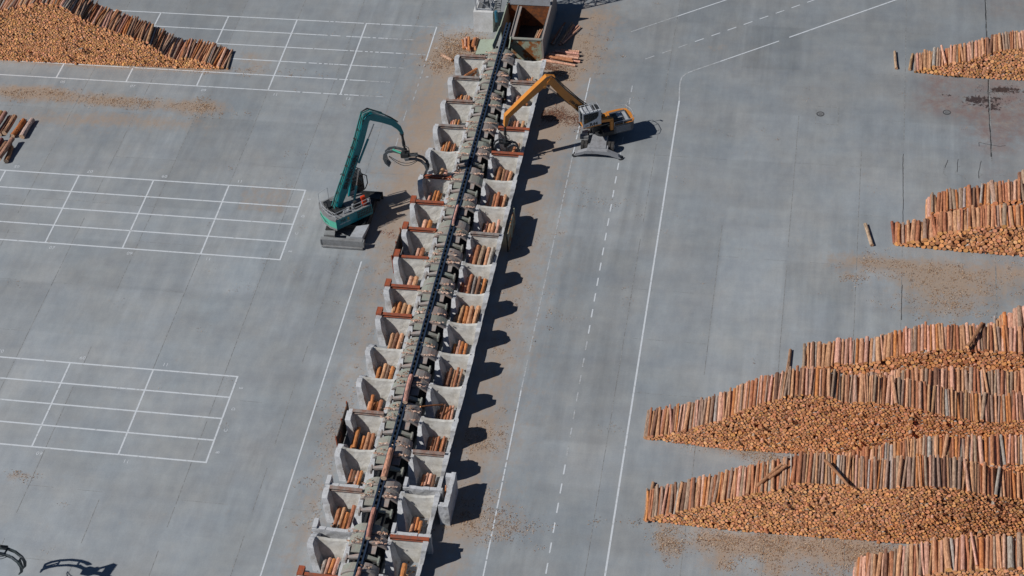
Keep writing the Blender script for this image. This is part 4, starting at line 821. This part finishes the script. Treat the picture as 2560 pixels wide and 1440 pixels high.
def grapple(parent, org, M, c, R_, m, accent):
    mb = MB(); mb.cyl((c[0], c[1], c[2]+.9), (c[0], c[1], c[2]+1.5), .12, n=10, M=M); mb.cyl((c[0], c[1], c[2]+.5), (c[0], c[1], c[2]+.9), .26, n=14, M=M); mb.box(c[0]-.4, c[0]+.4, c[1]-.36, c[1]+.36, c[2]-.05, c[2]+.5, M=M)
    mb.build('grapple_head', DARK, parent, org)
    for s_ in (-1, 1):
        claw(parent, org, M, c, s_, R_, m)
        mb = MB(); mb.cyl((c[0]+s_*.45, c[1], c[2]+.35), (c[0]+s_*1.35*R_, c[1]-s_*.1, c[2]+.62*R_), .10, n=8, M=M, mi=0); mb.build('jaw_cylinder', accent if s_ < 0 else DARK, parent, org)
    mb = MB()
    for k in (0, 1):
        pts = [(c[0]-1.6*R_+3.2*R_*u, c[1]-.5-.1*k, c[2]+.2-(.75+.25*k)*math.sin(PI*u)) for u in np.linspace(0, 1, 9)]; mb.path(pts, .035, 5, M=M)
    pts = [(c[0]+.1, c[1]-.2, c[2]+1.6), (c[0]+.55, c[1]-.3, c[2]+1.4), (c[0]+.6, c[1]-.3, c[2]+.9), (c[0]+.25, c[1]-.2, c[2]+.6)]; mb.path(pts, .04, 5, M=M)
    mb.build('hydraulic_hose', DARK, parent, org)
def text_part(name, txt, size, M, m, parent, org, th=.004):
    mb = MB(); letters(txt, size, M, mb, th, 0, size*.035); return mb.build(name, m, parent, org, fix=False)
def plane_M(o, xdir, ydir):
    x = Vector(xdir).normalized(); y = Vector(ydir).normalized(); z = x.cross(y).normalized(); y = z.cross(x)
    m = Matrix((x, y, z)).transposed().to_4x4(); m.translation = Vector(o); return m
# --- green crawler crane
P = (5.7, -4.5); TH = math.radians(43); F = frame(P, TH); GO = (5.9, -4.4, 0); I4 = Matrix.Identity(4)
gc = thing('material_handler', 'green crawler log crane with raised boom and open grapple, left of the conveyor', 'crane', GO)
for sx_ in (-1, 1):
    cx = 6.0+sx_*1.75; mb = MB(); poly = [(-7.1, .35), (-6.8, 0), (-1.6, 0), (-1.3, .35), (-1.45, .8), (-1.8, .95), (-6.6, .95), (-6.95, .8)]
    mb.ext(poly, cx-.32, cx+.32, 'x'); y = -6.9
    while y < -1.5: mb.box(cx-.34, cx+.34, y, y+.1, .96, 1.0); y += .2
    t_ = mb.build('crawler_track', RUBBER, gc, GO); mb = MB(); mb.box(cx-.12-.28*(sx_ > 0)*0, cx+.12, -6.5, -2, 1.01, 1.12); mb.build('track_frame', DARK, t_, (0, 0, 0))
    t_.children[0].data.transform(Matrix.Translation(-Vector(GO)))
mb = MB(); mb.box(4.9, 7.1, -6.0, -2.8, .55, 1.05); mb.cyl((P[0]+.2, P[1]+.1, 1.05), (P[0]+.2, P[1]+.1, 1.42), .85, n=20); mb.build('chassis', DARK, gc, GO)
mb = MB(); mb.box(3.85, 8.15, -8.45, -8.3, .12, 1.05); mb.box(3.85, 8.15, -8.3, -8.05, .95, 1.05); mb.box(3.85, 8.15, -8.62, -8.455, .10, .28); mb.box(3.75, 3.85, -8.5, -8.0, .3, 1.0); mb.box(8.15, 8.3, -8.5, -8.0, .3, 1.0); mb.build('support_blade', GREYS, gc, GO)
for kk in (0, 1):
  mb = MB()
  if kk == 0: mb.hexa([(6.75, -7.9, .75), (8.1, -7.9, .75), (8.3, -5.9, .75), (7.1, -6.3, .75)], [(6.75, -7.85, 1.15), (8.05, -7.85, 1.15), (8.35, -5.9, 1.2), (7.1, -6.3, 1.2)])
  else: mb.hexa([(3.95, -7.7, .75), (5.1, -7.7, .75), (5.0, -7.0, .75), (4.0, -7.1, .75)], [(3.95, -7.7, 1.0), (5.1, -7.7, 1.0), (5.0, -7.0, 1.05), (4.0, -7.1, 1.05)])
  mb.build('track_cover', LGREY if kk == 0 else GREYS, gc, GO)
mb = MB(); mb.box(3.9, 8.6, -.7, -.55, .1, 1.0); mb.box(7.3, 8.5, -1.6, -.7, .6, .9); mb.build('rear_blade', DARK, gc, GO)
# upper body, local frame: x forward, y left
rear = [(-2.15, -1.75), (-2.5, -1.0), (-2.65, 0), (-2.5, 1.0), (-2.15, 1.75)]
mb = MB(); body = [(2.1, -1.75), (2.1, 1.75)]+rear[::-1]
n = len(body); zb, zt = 1.32, 2.62
vs = [(x, y, zb) for x, y in body]+[(x, y, zt) for x, y in body]
fs = [tuple(range(n-1, -1, -1)), tuple(range(n, 2*n))]+[(k, (k+1) % n, n+(k+1) % n, n+k) for k in range(n)]
mi = [2, 2]+[0]*n
for k in range(n):
    if k in (2, 3, 4, 5): mi[2+k] = 1
mb.add(vs, fs, mi, None, F); bo = mb.build('body', [TEAL, MINTG, GREYS], gc, GO)
mb = MB(); cw = [(x*1.012, y*1.006) for x, y in rear]
for k in range(4):
    a, b = cw[k], cw[k+1]; mb.hexa([(a[0], a[1], 1.25), (b[0], b[1], 1.25), (b[0]*.8, b[1]*.9, 1.25), (a[0]*.8, a[1]*.9, 1.25)], [(a[0], a[1], 1.50), (b[0], b[1], 1.50), (b[0]*.8, b[1]*.9, 1.41), (a[0]*.8, a[1]*.9, 1.41)], M=F)
    a, b = (a[0]*1.004, a[1]*1.004), (b[0]*1.004, b[1]*1.004); mb.hexa([(a[0], a[1], 2.42), (b[0], b[1], 2.42), (b[0]*.8, b[1]*.85, 2.63), (a[0]*.8, a[1]*.85, 2.63)], [(a[0], a[1], 2.66), (b[0], b[1], 2.66), (b[0]*.8, b[1]*.85, 2.67), (a[0]*.8, a[1]*.85, 2.67)], M=F)
mb.build('counterweight', GREYS, gc, GO)
mb = MB()
for i in range(9):
    for j in range(3): mb.box(.35+.19*i, .47+.19*i, -1.775, -1.751, 1.62+.3*j, 1.84+.3*j, M=F)
mb.build('cooling_grille', DARK, gc, GO)
mb = MB(); mb.box(-1.9, -.3, -.9, 1.1, 2.625, 2.66, M=F); mb.box(-1.9, -1.2, .2, 1.3, 2.665, 2.9, M=F); mb.box(.3, 1.9, -1.5, -.6, 2.625, 2.68, M=F); mb.cyl((-.1, -1.2, 2.62), (-.1, -1.2, 3.1), .1, n=10, M=F); mb.box(.4, .7, -1.25, -.95, 2.68, 3.35, M=F); mb.box(-1.6, -1.0, -1.1, -.5, 2.665, 2.8, M=F); mb.build('engine_deck', DARK, gc, GO)
mb = MB(); mb.cyl((-.5, -1.35, 2.62), (-.5, -1.35, 2.95), .12, n=12, M=F); mb.cyl((.75, -1.0, 2.9), (.25, -1.0, 2.95), .11, n=10, M=F); mb.path([(-.6, -1.35, 2.9), (-.9, -1.3, 2.95), (-1.0, -1.3, 2.7)], .06, 6, M=F); mb.build('exhaust_pipe', LGREY, gc, GO)
mb = MB(); mb.box(1.25, 1.65, -1.55, -1.2, 2.68, 3.5, M=F); mb.box(1.15, 1.6, -1.5, -1.25, 3.5, 3.8, M=F); mb.build('red_filter_housing', REDP, gc, GO)
mb = MB(); rail = [(-2.1, -1.7), (0, -1.7), (2.0, -1.7)]
for z in (3.05, 3.5): mb.path([(x, y, z) for x, y in rail], .028, 5, M=F); mb.path([(-2.1, -1.7, z), (-2.45, -.8, z), (-2.5, .3, z), (-2.2, 1.2, z)], .028, 5, M=F)
for x, y in rail+[(-2.45, -.8), (-2.5, .3), (1, -1.7), (-1.05, -1.7), (-2.2, 1.2)]: mb.cyl((x, y, 2.62), (x, y, 3.5), .028, n=5, M=F)
mb.path([(-2.2, 1.5, 2.62), (-2.2, 1.5, 4.0), (-1.1, 1.5, 4.3), (-1.1, 1.5, 2.62)], .03, 5, M=F); mb.build('guard_rail', LGREY, gc, GO)
# cab on the left of the boom
cb = MB(); c0, c1, w0, w1, zc0, zc1 = .9, 2.75, .75, 1.85, 2.5, 4.6
cb.box(c0, c1, w0, w1, zc0, zc0+.7, M=F); cb.box(c0-.03, c1+.03, w0-.03, w1+.03, zc1-.12, zc1, M=F)
for x, y in ((c0, w0), (c0, w1-.1), (c1-.1, w0), (c1-.1, w1-.1)): cb.box(x, x+.1, y, y+.1, zc0+.7, zc1-.12, M=F)
for k in range(6): cb.box(c0-.05+.3*k, c0+.02+.3*k, w0-.02, w1+.02, zc1+.02, zc1+.1, M=F)
for y in (w0-.1, w1+.1):
    cb.path([(c0-.1, y, zc1+.15), (c1-.1, y, zc1+.15), (c1+.35, y, zc1-.3), (c1+.35, y, zc0+.8), (c1, y, zc0+.2)], .05, 6, M=F)
cabo = cb.build('cab', DARK, gc, GO)
g_ = MB(); g_.box(c0+.02, c1-.02, w0+.02, w0+.05, zc0+.72, zc1-.14, M=F); g_.box(c0+.02, c1-.02, w1-.05, w1-.02, zc0+.72, zc1-.14, M=F); g_.box(c1-.05, c1-.02, w0+.06, w1-.06, zc0+.72, zc1-.14, M=F)
gw = g_.build('window_pane', GLASS, cabo, GO)
mb = MB(); mb.box(c0-.2, c0+.7, w0-.045, w0-.032, zc0+.05, zc0+.62, M=F); mb.build('side_panel', LGREY, gc, GO)
# boom, stick
bp = [(-.9, 2.75), (-.2, 4.2), (1.2, 6.9), (2.6, 9.7), (3.45, 11.75), (3.95, 12.25)]
mb = MB(); box_beam(mb, bp, [.5, .82, .86, .76, .70, .5], .32, F); bm_ = mb.build('boom', TEAL, gc, GO)
sp_ = [(3.55, 12.15), (4.1, 12.05), (5.4, 11.0), (6.45, 10.1), (7.05, 9.2), (7.4, 8.25)]
mb = MB(); box_beam(mb, sp_, [.5, .78, .62, .62, .5, .26], .24, F); mb.cyl((3.9, -.3, 12.05), (3.9, .3, 12.05), .28, n=14, M=F); mb.build('stick', TEAL, gc, GO)
mb = MB()
for o_ in (-.28, .0, .26): mb.path([(p[0]-.50-abs(o_)*.2, o_, p[1]+.1) for p in bp[:-1]]+[(3.3, o_, 12.75), (4.2, o_, 12.75), (5.6, o_, 11.6)], .04, 5, M=F)
mb.build('hydraulic_line', TEALL, bm_, GO)
mb = MB()
for o_ in (-.16, .13): mb.path([(p[0]-.55, o_, p[1]+.12) for p in bp[:-1]]+[(3.35, o_, 12.7), (4.2, o_, 12.7)], .05, 5, M=F)
for k in range(9): p_ = Vector((bp[0][0], 0, bp[0][1])).lerp(Vector((bp[4][0], 0, bp[4][1])), (k+.6)/9.5); mb.box(p_.x-.56, p_.x-.38, -.22, .22, p_.z+.08, p_.z+.15, M=F)
mb.build('hose_bundle', DARK, bm_, GO)
mb = MB(); mb.path([(3.0, .1, 11.3), (3.3, .3, 12.7), (4.0, .25, 12.9), (5.2, .1, 11.9), (6.4, 0, 10.7), (7.1, 0, 9.8)], .07, 6, M=F); mb.path([(2.9, -.2, 10.9), (3.2, -.3, 12.4), (4.1, -.25, 12.75)], .06, 6, M=F); mb.build('hydraulic_hose', DARK, bm_, GO)
for y in (-.55, .5):
    cyl_part('boom_cylinder', (.75, y, 2.9), (1.75, y, 6.6), F, gc, GO, .13, .5, TEAL)
cyl_part('stick_cylinder', (1.95, -.42, 7.3), (4.2, -.42, 11.2), F, gc, GO, .12, .62, TEAL)
GH = F @ Vector((7.5, 0, 5.1)); MG = Matrix.Translation(GH) @ Matrix.Rotation(math.radians(-4), 4, 'Z')
mb = MB(); mb.bar((7.4, 0, 8.3), (7.45, 0, 6.9), .2, .2, M=F); mb.bar((7.38, -.16, 8.1), (7.38, .16, 8.1), .3, .3, M=F); mb.cyl((7.45, 0, 7.1), (7.48, 0, 6.5), .17, n=10, M=F); mb.build('swivel_link', DARK, gc, GO)
grapple(gc, GO, MG, (0, 0, 0), 1.0, CLAWM, MINTG)
# lettering
side_n = F.to_3x3() @ Vector((0, -1, 0)); fx = F.to_3x3() @ Vector((1, 0, 0)); up_ = Vector((0, 0, 1))
bd = (F.to_3x3() @ Vector((bp[3][0]-bp[1][0], 0, bp[3][1]-bp[1][1]))).normalized()
text_part('lettering', 'SENNEBOGEN', .62, plane_M(F @ Vector((.95, -.35, 6.5)), bd, bd.cross(side_n)*-1), INK, bm_, GO)
text_part('lettering', '735', .42, plane_M(F @ Vector((-1.35, -1.756, 2.2)), fx, up_), INK, bo, GO)
text_part('lettering', 'E', .42, plane_M(F @ Vector((-.72, -1.756, 2.2)), fx, up_), YEL, bo, GO)
text_part('lettering', 'ELECTRO DRIVE', .17, plane_M(F @ Vector((-1.15, -1.756, 1.84)), fx, up_), WHITE, bo, GO)
ra, rb_ = F @ Vector((-2.5, 1.0, 0)), F @ Vector((-2.65, 0, 0)); rd = (rb_-ra).normalized(); rn = rd.cross(up_)
text_part('lettering', 'SENNEBOGEN', .26, plane_M((ra+rb_)/2+rn*.015+up_*1.95+rd*.4, rd, up_), INK, bo, GO)

# --- orange wheeled crane
P = (30.5, 11.5); TH = math.radians(207); F = frame(P, TH); OO = (30.0, 11.0, 0)
oc = thing('material_handler', 'orange wheeled log crane on outriggers with a raised white cab, right of the conveyor', 'crane', OO)
mb = MB(); mb.ext([(27.5, .25), (27.75, .55), (28.9, 1.0), (31.1, 1.0), (32.25, .5), (32.6, .15), (32.3, .12), (31.3, .5), (30.0, .62), (28.7, .55), (27.75, .2)], 8.15, 8.62, 'y'); mb.box(28.9, 31.1, 8.62, 9.2, .7, 1.0)
mb.build('front_outrigger', BASEG, oc, OO)
mb = MB(); mb.ext([(27.6, .2), (28.9, .95), (31.1, .95), (32.6, .2), (31.3, .5), (28.7, .5)], 13.4, 13.9, 'y'); mb.build('rear_outrigger', BASEG, oc, OO)
for x, y in ((27.55, 8.4), (32.5, 8.35), (27.6, 13.65), (32.55, 13.65)):
    mb = MB(); mb.cyl((x, y, 0), (x, y, .1), .28, n=14); mb.cyl((x, y, .1), (x, y, .4), .1, n=8); mb.build('outrigger_foot', DARK, oc, OO)
mb = MB(); mb.hexa([(29.0, 8.62, .5), (31.0, 8.62, .5), (30.7, 13.4, .5), (29.3, 13.4, .5)], [(29.1, 8.62, 1.08), (30.9, 8.62, 1.08), (30.6, 13.4, 1.1), (29.4, 13.4, 1.1)]); mb.cyl((30.1, 11.3, 1.1), (30.1, 11.3, 1.45), .8, n=20, mi=1); mb.build('chassis', [BASEG, DARK], oc, OO)
for x in (28.5, 31.35):
    for y in (9.6, 12.6):
        wh = MB(); sx_ = 1 if x > 30 else -1
        for dx in (-.24, .14): wh.cyl((x+dx-.13, y, .55), (x+dx+.17, y, .55), .55, n=20)
        wo = wh.build('wheel', RUBBER, oc, OO); mb = MB(); mb.cyl((x+sx_*.30, y, .55), (x+sx_*.34, y, .55), .27, n=16); mb.build('rim', LGREY, wo, OO)
mb = MB(); mb.box(27.9, 28.8, 10.3, 11.6, .75, 1.15); mb.box(28.1, 28.7, 10.5, 11.2, 1.16, 1.5); mb.build('step_box', GREYS, oc, OO)
# upper works (local x forward = towards the bins, y left = towards the photographer)
bodyp = [(1.55, 1.25), (1.55, -1.35), (-2.0, -1.35), (-2.75, -1.15), (-3.0, -.3), (-2.95, .8), (-2.6, 1.25)]
mb = MB(); n = len(bodyp); zb, zt = 1.42, 2.65
bodyp = [(x, y) for x, y in bodyp]
def prism_(mb, poly, z0, z1, mi_side=0, mi_top=0):
    n = len(poly); mb.add([(x, y, z0) for x, y in poly]+[(x, y, z1) for x, y in poly], [tuple(range(n-1, -1, -1)), tuple(range(n, 2*n))]+[(k, (k+1) % n, n+(k+1) % n, n+k) for k in range(n)], [mi_side, mi_top]+[mi_side]*n, None, F)
eng = [(-.55, 1.25), (-.55, -1.35), (-2.0, -1.35), (-2.75, -1.15), (-3.0, -.3), (-2.95, .8), (-2.6, 1.25)]
prism_(mb, eng, 1.42, 2.55, 0, 1); ob = mb.build('engine_house', [DBODY, ORNG], oc, OO)
mb = MB(); prism_(mb, [(x*1.0-.0, y) for x, y in [(-.7, 1.12), (-.7, -.85), (-2.45, -.85), (-2.5, 1.12)]], 2.56, 2.72); mb.build('engine_hood', DBODY, oc, OO)
mb = MB(); mb.box(-1.9, -1.0, -.6, .3, 2.722, 2.76, M=F); mb.box(-2.35, -2.0, -.5, .9, 2.722, 2.75, M=F); mb.build('hood_cover', LGREY, oc, OO)
mb = MB(); mb.box(-1.3, -.9, -.45, .2, 2.765, 2.82, M=F); mb.box(-1.25, -.7, .3, .85, 2.73, 3.0, M=F); mb.build('hood_vents', DARK, oc, OO)
mb = MB(); prism_(mb, [(x*1.012, y*1.01) for x, y in eng[2:]]+[(-2.0, 0)], 2.40, 2.54); mb.build('counterweight_top', ORNG, oc, OO)
mb = MB()
for k in range(5): mb.box(-2.4, -.8, 1.252, 1.27, 1.6+.16*k, 1.66+.16*k, M=F)
mb.build('side_louvres', LGREY, oc, OO)
mb = MB(); mb.path([(-.6, 1.25, 2.55), (-.6, 1.25, 3.0), (-2.6, 1.25, 3.0), (-3.0, .7, 3.0), (-3.05, -.3, 3.0), (-2.7, -1.2, 3.0), (-1.6, -1.35, 3.0)], .03, 5, M=F)
for x, y in ((-1.6, 1.25), (-2.6, 1.25), (-3.0, .7), (-3.05, -.3), (-2.7, -1.2)): mb.cyl((x, y, 2.55), (x, y, 3.0), .03, n=5, M=F)
mb.bar((-2.9, -.9, 2.6), (-2.9, -.9, 3.6), .07, M=F); mb.bar((-2.9, -.9, 3.55), (-2.9, -.6, 3.75), .1, M=F); mb.build('guard_rail', LGREY, oc, OO)
mb = MB(); mb.box(-.54, 1.6, -1.35, -.75, 1.45, 2.45, M=F); mb.box(-.54, 1.5, -.74, .2, 1.45, 2.1, mi=1, M=F); mb.cyl((.3, -1.0, 2.46), (.3, -1.0, 2.75), .35, n=14, mi=1, M=F); mb.box(-.54, .6, .2, 1.24, 1.42, 1.9, mi=1, M=F); mb.build('boom_platform', [ORNG, DARK], oc, OO)
# cab lift linkage and cab
mb = MB(); mb.bar((-.35, 1.05, 2.0), (-.35, 1.05, 3.3), .34, .26, up=(0, 1, 0), M=F); mb.bar((-.5, 1.05, 3.35), (1.0, 1.05, 3.55), .26, .34, M=F); mb.bar((-.5, .5, 2.95), (1.0, .5, 3.2), .2, .2, M=F); mb.build('cab_lift_arm', ORNG, oc, OO)
cx0, cx1, cy0, cy1, cz0, cz1 = .95, 2.95, .35, 1.50, 3.35, 5.35
cab_ = MB()
cab_.box(cx0, cx1, cy0, cy1, cz0, cz0+.14, mi=1, M=F)
sidepoly = [(cx0, cz0+.14), (cx1-.05, cz0+.14), (cx1, cz0+.55), (2.0, cz0+.78), (1.45, cz0+1.0), (1.25, cz0+1.3), (1.2, cz1-.15), (cx0, cz1-.15)]
for yy in (cy1-.06, cy0): cab_.ext(sidepoly, yy, yy+.06, 'y', 0, None, F)
cab_.box(cx0+.001, cx0+.08, cy0+.061, cy1-.061, cz0+.141, cz1-.15, M=F); cab_.box(cx0, cx1, cy0, cy1, cz1-.149, cz1, mi=0, M=F)
for y in (cy0, cy1-.08): cab_.box(cx1-.08, cx1-.001, y+.003, y+.077, cz0+.142, cz1-.15, M=F)
cabo = cab_.build('cab', [WHITE, ORNG], oc, OO)
mb = MB(); mb.box(cx0+.15, cx0+.75, cy0+.15, cy1-.2, cz1+.002, cz1+.10, mi=1, M=F); mb.box(cx0+.95, cx1-.15, cy0+.15, cy1-.25, cz1+.002, cz1+.05, mi=0, M=F)
for y in (cy0-.02, cy1+.02): mb.path([(cx0, y, cz1+.18), (cx1+.05, y, cz1+.18), (cx1+.05, y, cz0+.1)], .04, 6, M=F)
for k in range(5): mb.bar((cx0+.1+.45*k, cy0, cz1+.18), (cx0+.1+.45*k, cy1, cz1+.18), .05, M=F)
mb.build('roof_guard', [LGREY, DARK], cabo, OO)
g_ = MB(); g_.box(1.22, cx1-.09, cy1-.05, cy1-.02, cz0+.6, cz1-.16, M=F); g_.box(1.22, cx1-.09, cy0+.02, cy0+.05, cz0+.6, cz1-.16, M=F); g_.box(cx1-.045, cx1-.015, cy0+.09, cy1-.09, cz0+.3, cz1-.16, M=F); g_.build('window_pane', GLASS, cabo, OO)
mb = MB(); mb.box(1.7, 1.76, cy1+.001, cy1+.02, cz0+1.0, cz1-.2, M=F); mb.build('door_post', DARK, cabo, OO)
# seat and operator
mb = MB(); mb.box(1.4, 1.9, .68, 1.12, cz0+.45, cz0+.6, M=F); mb.box(1.32, 1.42, .68, 1.12, cz0+.55, cz0+1.3, M=F); mb.box(1.45, 1.85, .75, 1.05, cz0+.15, cz0+.44, M=F); mb.build('seat', DARK, cabo, OO)
# boom to the left, then the stick down into the bins
bp = [(.5, 2.35), (1.5, 3.6), (3.0, 5.4), (4.6, 7.6), (5.7, 9.3), (6.05, 9.6)]
BF = F @ Matrix.Translation((0, -.25, 0))
mb = MB(); box_beam(mb, bp, [.5, .8, .95, .8, .75, .5], .32, BF); bm2 = mb.build('boom', ORNG, oc, OO)
sp_ = [(5.4, 9.5), (6.1, 9.7), (7.4, 8.75), (9.3, 7.3), (10.75, 6.15), (11.0, 4.95)]
mb = MB(); box_beam(mb, sp_, [.6, .95, .8, .62, .55, .28], .27, BF); mb.cyl((5.95, -.33, 9.35), (5.95, .33, 9.35), .3, n=14, M=BF); mb.cyl((6.5, -.3, 8.85), (6.5, .3, 8.85), .16, n=12, M=BF); mb.build('stick', ORNG, oc, OO)
mb = MB()
for o_ in (-.36, .36): mb.path([(p[0]-.3, o_, p[1]+.45) for p in bp[1:-1]]+[(5.8, o_, 10.2), (6.5, o_, 10.0)], .06, 5, M=BF)
mb.build('hydraulic_hose', DARK, bm2, OO)
for y in (-.5, .5): cyl_part('boom_cylinder', (1.5, y, 2.3), (3.4, y, 5.3), BF, oc, OO, .13, .5, DARK)
cyl_part('stick_cylinder', (3.7, .0, 5.65), (6.35, .0, 8.85), BF, oc, OO, .14, .55, DARK)
GH = BF @ Vector((11.05, 0, 2.35)); MG = Matrix.Translation(GH) @ Matrix.Rotation(math.radians(20), 4, 'Z') @ Matrix.Diagonal((.62, .9, .95, 1))
mb = MB(); mb.bar((11.0, 0, 5.0), (11.05, 0, 4.0), .18, .18, M=BF); mb.cyl((11.05, 0, 4.1), (11.05, 0, 3.7), .16, n=10, M=BF); mb.build('swivel_link', DARK, oc, OO)
grapple(oc, OO, MG, (0, 0, 0), .85, CLAWM, DARK)
left_n = F.to_3x3() @ Vector((0, 1, 0)); fx = F.to_3x3() @ Vector((1, 0, 0))
text_part('lettering', '\u2013 R44', .56, plane_M(F @ Vector((2.02, cy1+.008, cz0+.34)), -fx, up_), INK, cabo, OO)
bd = (F.to_3x3() @ Vector((bp[3][0]-bp[1][0], 0, bp[3][1]-bp[1][1]))).normalized()
text_part('lettering', 'LIEBHERR', .40, plane_M(BF @ Vector((3.35, .327, 5.75)), -bd, left_n.cross(-bd)), INK, bm2, OO)
# operator: one continuous skinned body
def person_seated(M):
    J = {'pel': (0, 0, 0, .15, .13), 'sp': (.0, 0, .25, .16, .12), 'ch': (0, 0, .45, .19, .13), 'nk': (.01, 0, .60, .06, .06), 'hd': (.03, 0, .72, .095, .10), 'hd2': (.03, 0, .82, .085, .09)}
    for s_, q in ((-1, 'r'), (1, 'l')):
        J.update({'sh'+q: (0, .19*s_, .52, .065, .065), 'el'+q: (.08, .27*s_, .28, .05, .05), 'wr'+q: (.32, .22*s_, .25, .035, .035), 'ha'+q: (.40, .21*s_, .26, .04, .025),
                  'hp'+q: (.05, .09*s_, -.02, .10, .10), 'kn'+q: (.45, .12*s_, .02, .075, .075), 'an'+q: (.5, .12*s_, -.38, .05, .05), 'ft'+q: (.64, .12*s_, -.42, .05, .04)})
    names = list(J); E_ = [('pel', 'sp'), ('sp', 'ch'), ('ch', 'nk'), ('nk', 'hd'), ('hd', 'hd2')]
    for q in 'rl': E_ += [('ch', 'sh'+q), ('sh'+q, 'el'+q), ('el'+q, 'wr'+q), ('wr'+q, 'ha'+q), ('pel', 'hp'+q), ('hp'+q, 'kn'+q), ('kn'+q, 'an'+q), ('an'+q, 'ft'+q)]
    me = bpy.data.meshes.new('person'); me.from_pydata([tuple(M @ Vector(J[k][:3])) for k in names], [(names.index(a), names.index(b)) for a, b in E_], [])
    o = bpy.data.objects.new('person', me); COL.objects.link(o)
    md = o.modifiers.new('skin', 'SKIN')
    for i, k in enumerate(names): me.skin_vertices[0].data[i].radius = J[k][3:5]
    me.skin_vertices[0].data[0].use_root = True
    o.modifiers.new('s', 'SUBSURF').levels = 1
    bpy.context.view_layer.update(); dg = bpy.context.evaluated_depsgraph_get(); m2 = bpy.data.meshes.new_from_object(o.evaluated_get(dg)); o.modifiers.clear(); o.data = m2
    for mm in (BLUESH, SKIN, JEANS): m2.materials.append(mm)
    Mi = M.inverted()
    for p in m2.polygons:
        c = Mi @ p.center; p.material_index = 1 if (c.z > .58 or (c.x > .3 and c.z > .15)) else (2 if c.z < .1 else 0); p.use_smooth = True
    return o
PM = F @ Matrix.Translation((1.62, .9, cz0+.72)); po_ = person_seated(PM)
base_ = Vector(PM.translation); po_.data.transform(Matrix.Translation(-base_)); po_.location = base_
tag(po_, 'person in a blue shirt seated at the controls inside the white cab', 'person')
mb = MB(); mb.cyl((0.02, 0, .80), (.02, 0, .93), .105, .07, n=12, M=Matrix.Translation(-base_) @ PM); h_ = mb.build('hair', JEANS, po_, (0, 0, 0))

# --- grapple of a third crane, at the bottom left corner
gO = ground_at(-14, 1370, 6.1); th_ = thing('crane_grapple', 'big dark log grapple with curved jaws hanging into the bottom left corner', 'grapple', (gO[0], gO[1], 0))
MG = Matrix.Translation(Vector(gO)+Vector((0, 0, .1))) @ Matrix.Rotation(math.radians(-8), 4, 'Z'); G3 = (gO[0], gO[1], 0)
grapple(th_, G3, MG, (0, 0, 0), 1.12, mat('grapple_grey', (.05, .07, .075), (.17, .19, .21), 1.2, .52, .62, rough=.5), DARK)
mb = MB(); mb.bar((gO[0], gO[1], gO[2]+1.5), (gO[0]-.4, gO[1]-.2, gO[2]+2.6), .25, .25); mb.bar((gO[0]-.2, gO[1]-.1, gO[2]+2.5), (gO[0]-2.5, gO[1]-7, gO[2]+3.2), .42, .55); mb.bar((gO[0]-2.4, gO[1]-6.9, gO[2]+3.3), (gO[0]-6, gO[1]-15, .5), .6, .7); mb.build('crane_arm', TEAL, th_, G3)
print('LOGS individual', NLOG[0], 'rest', NREST, 'tops', nI, nD, nH)
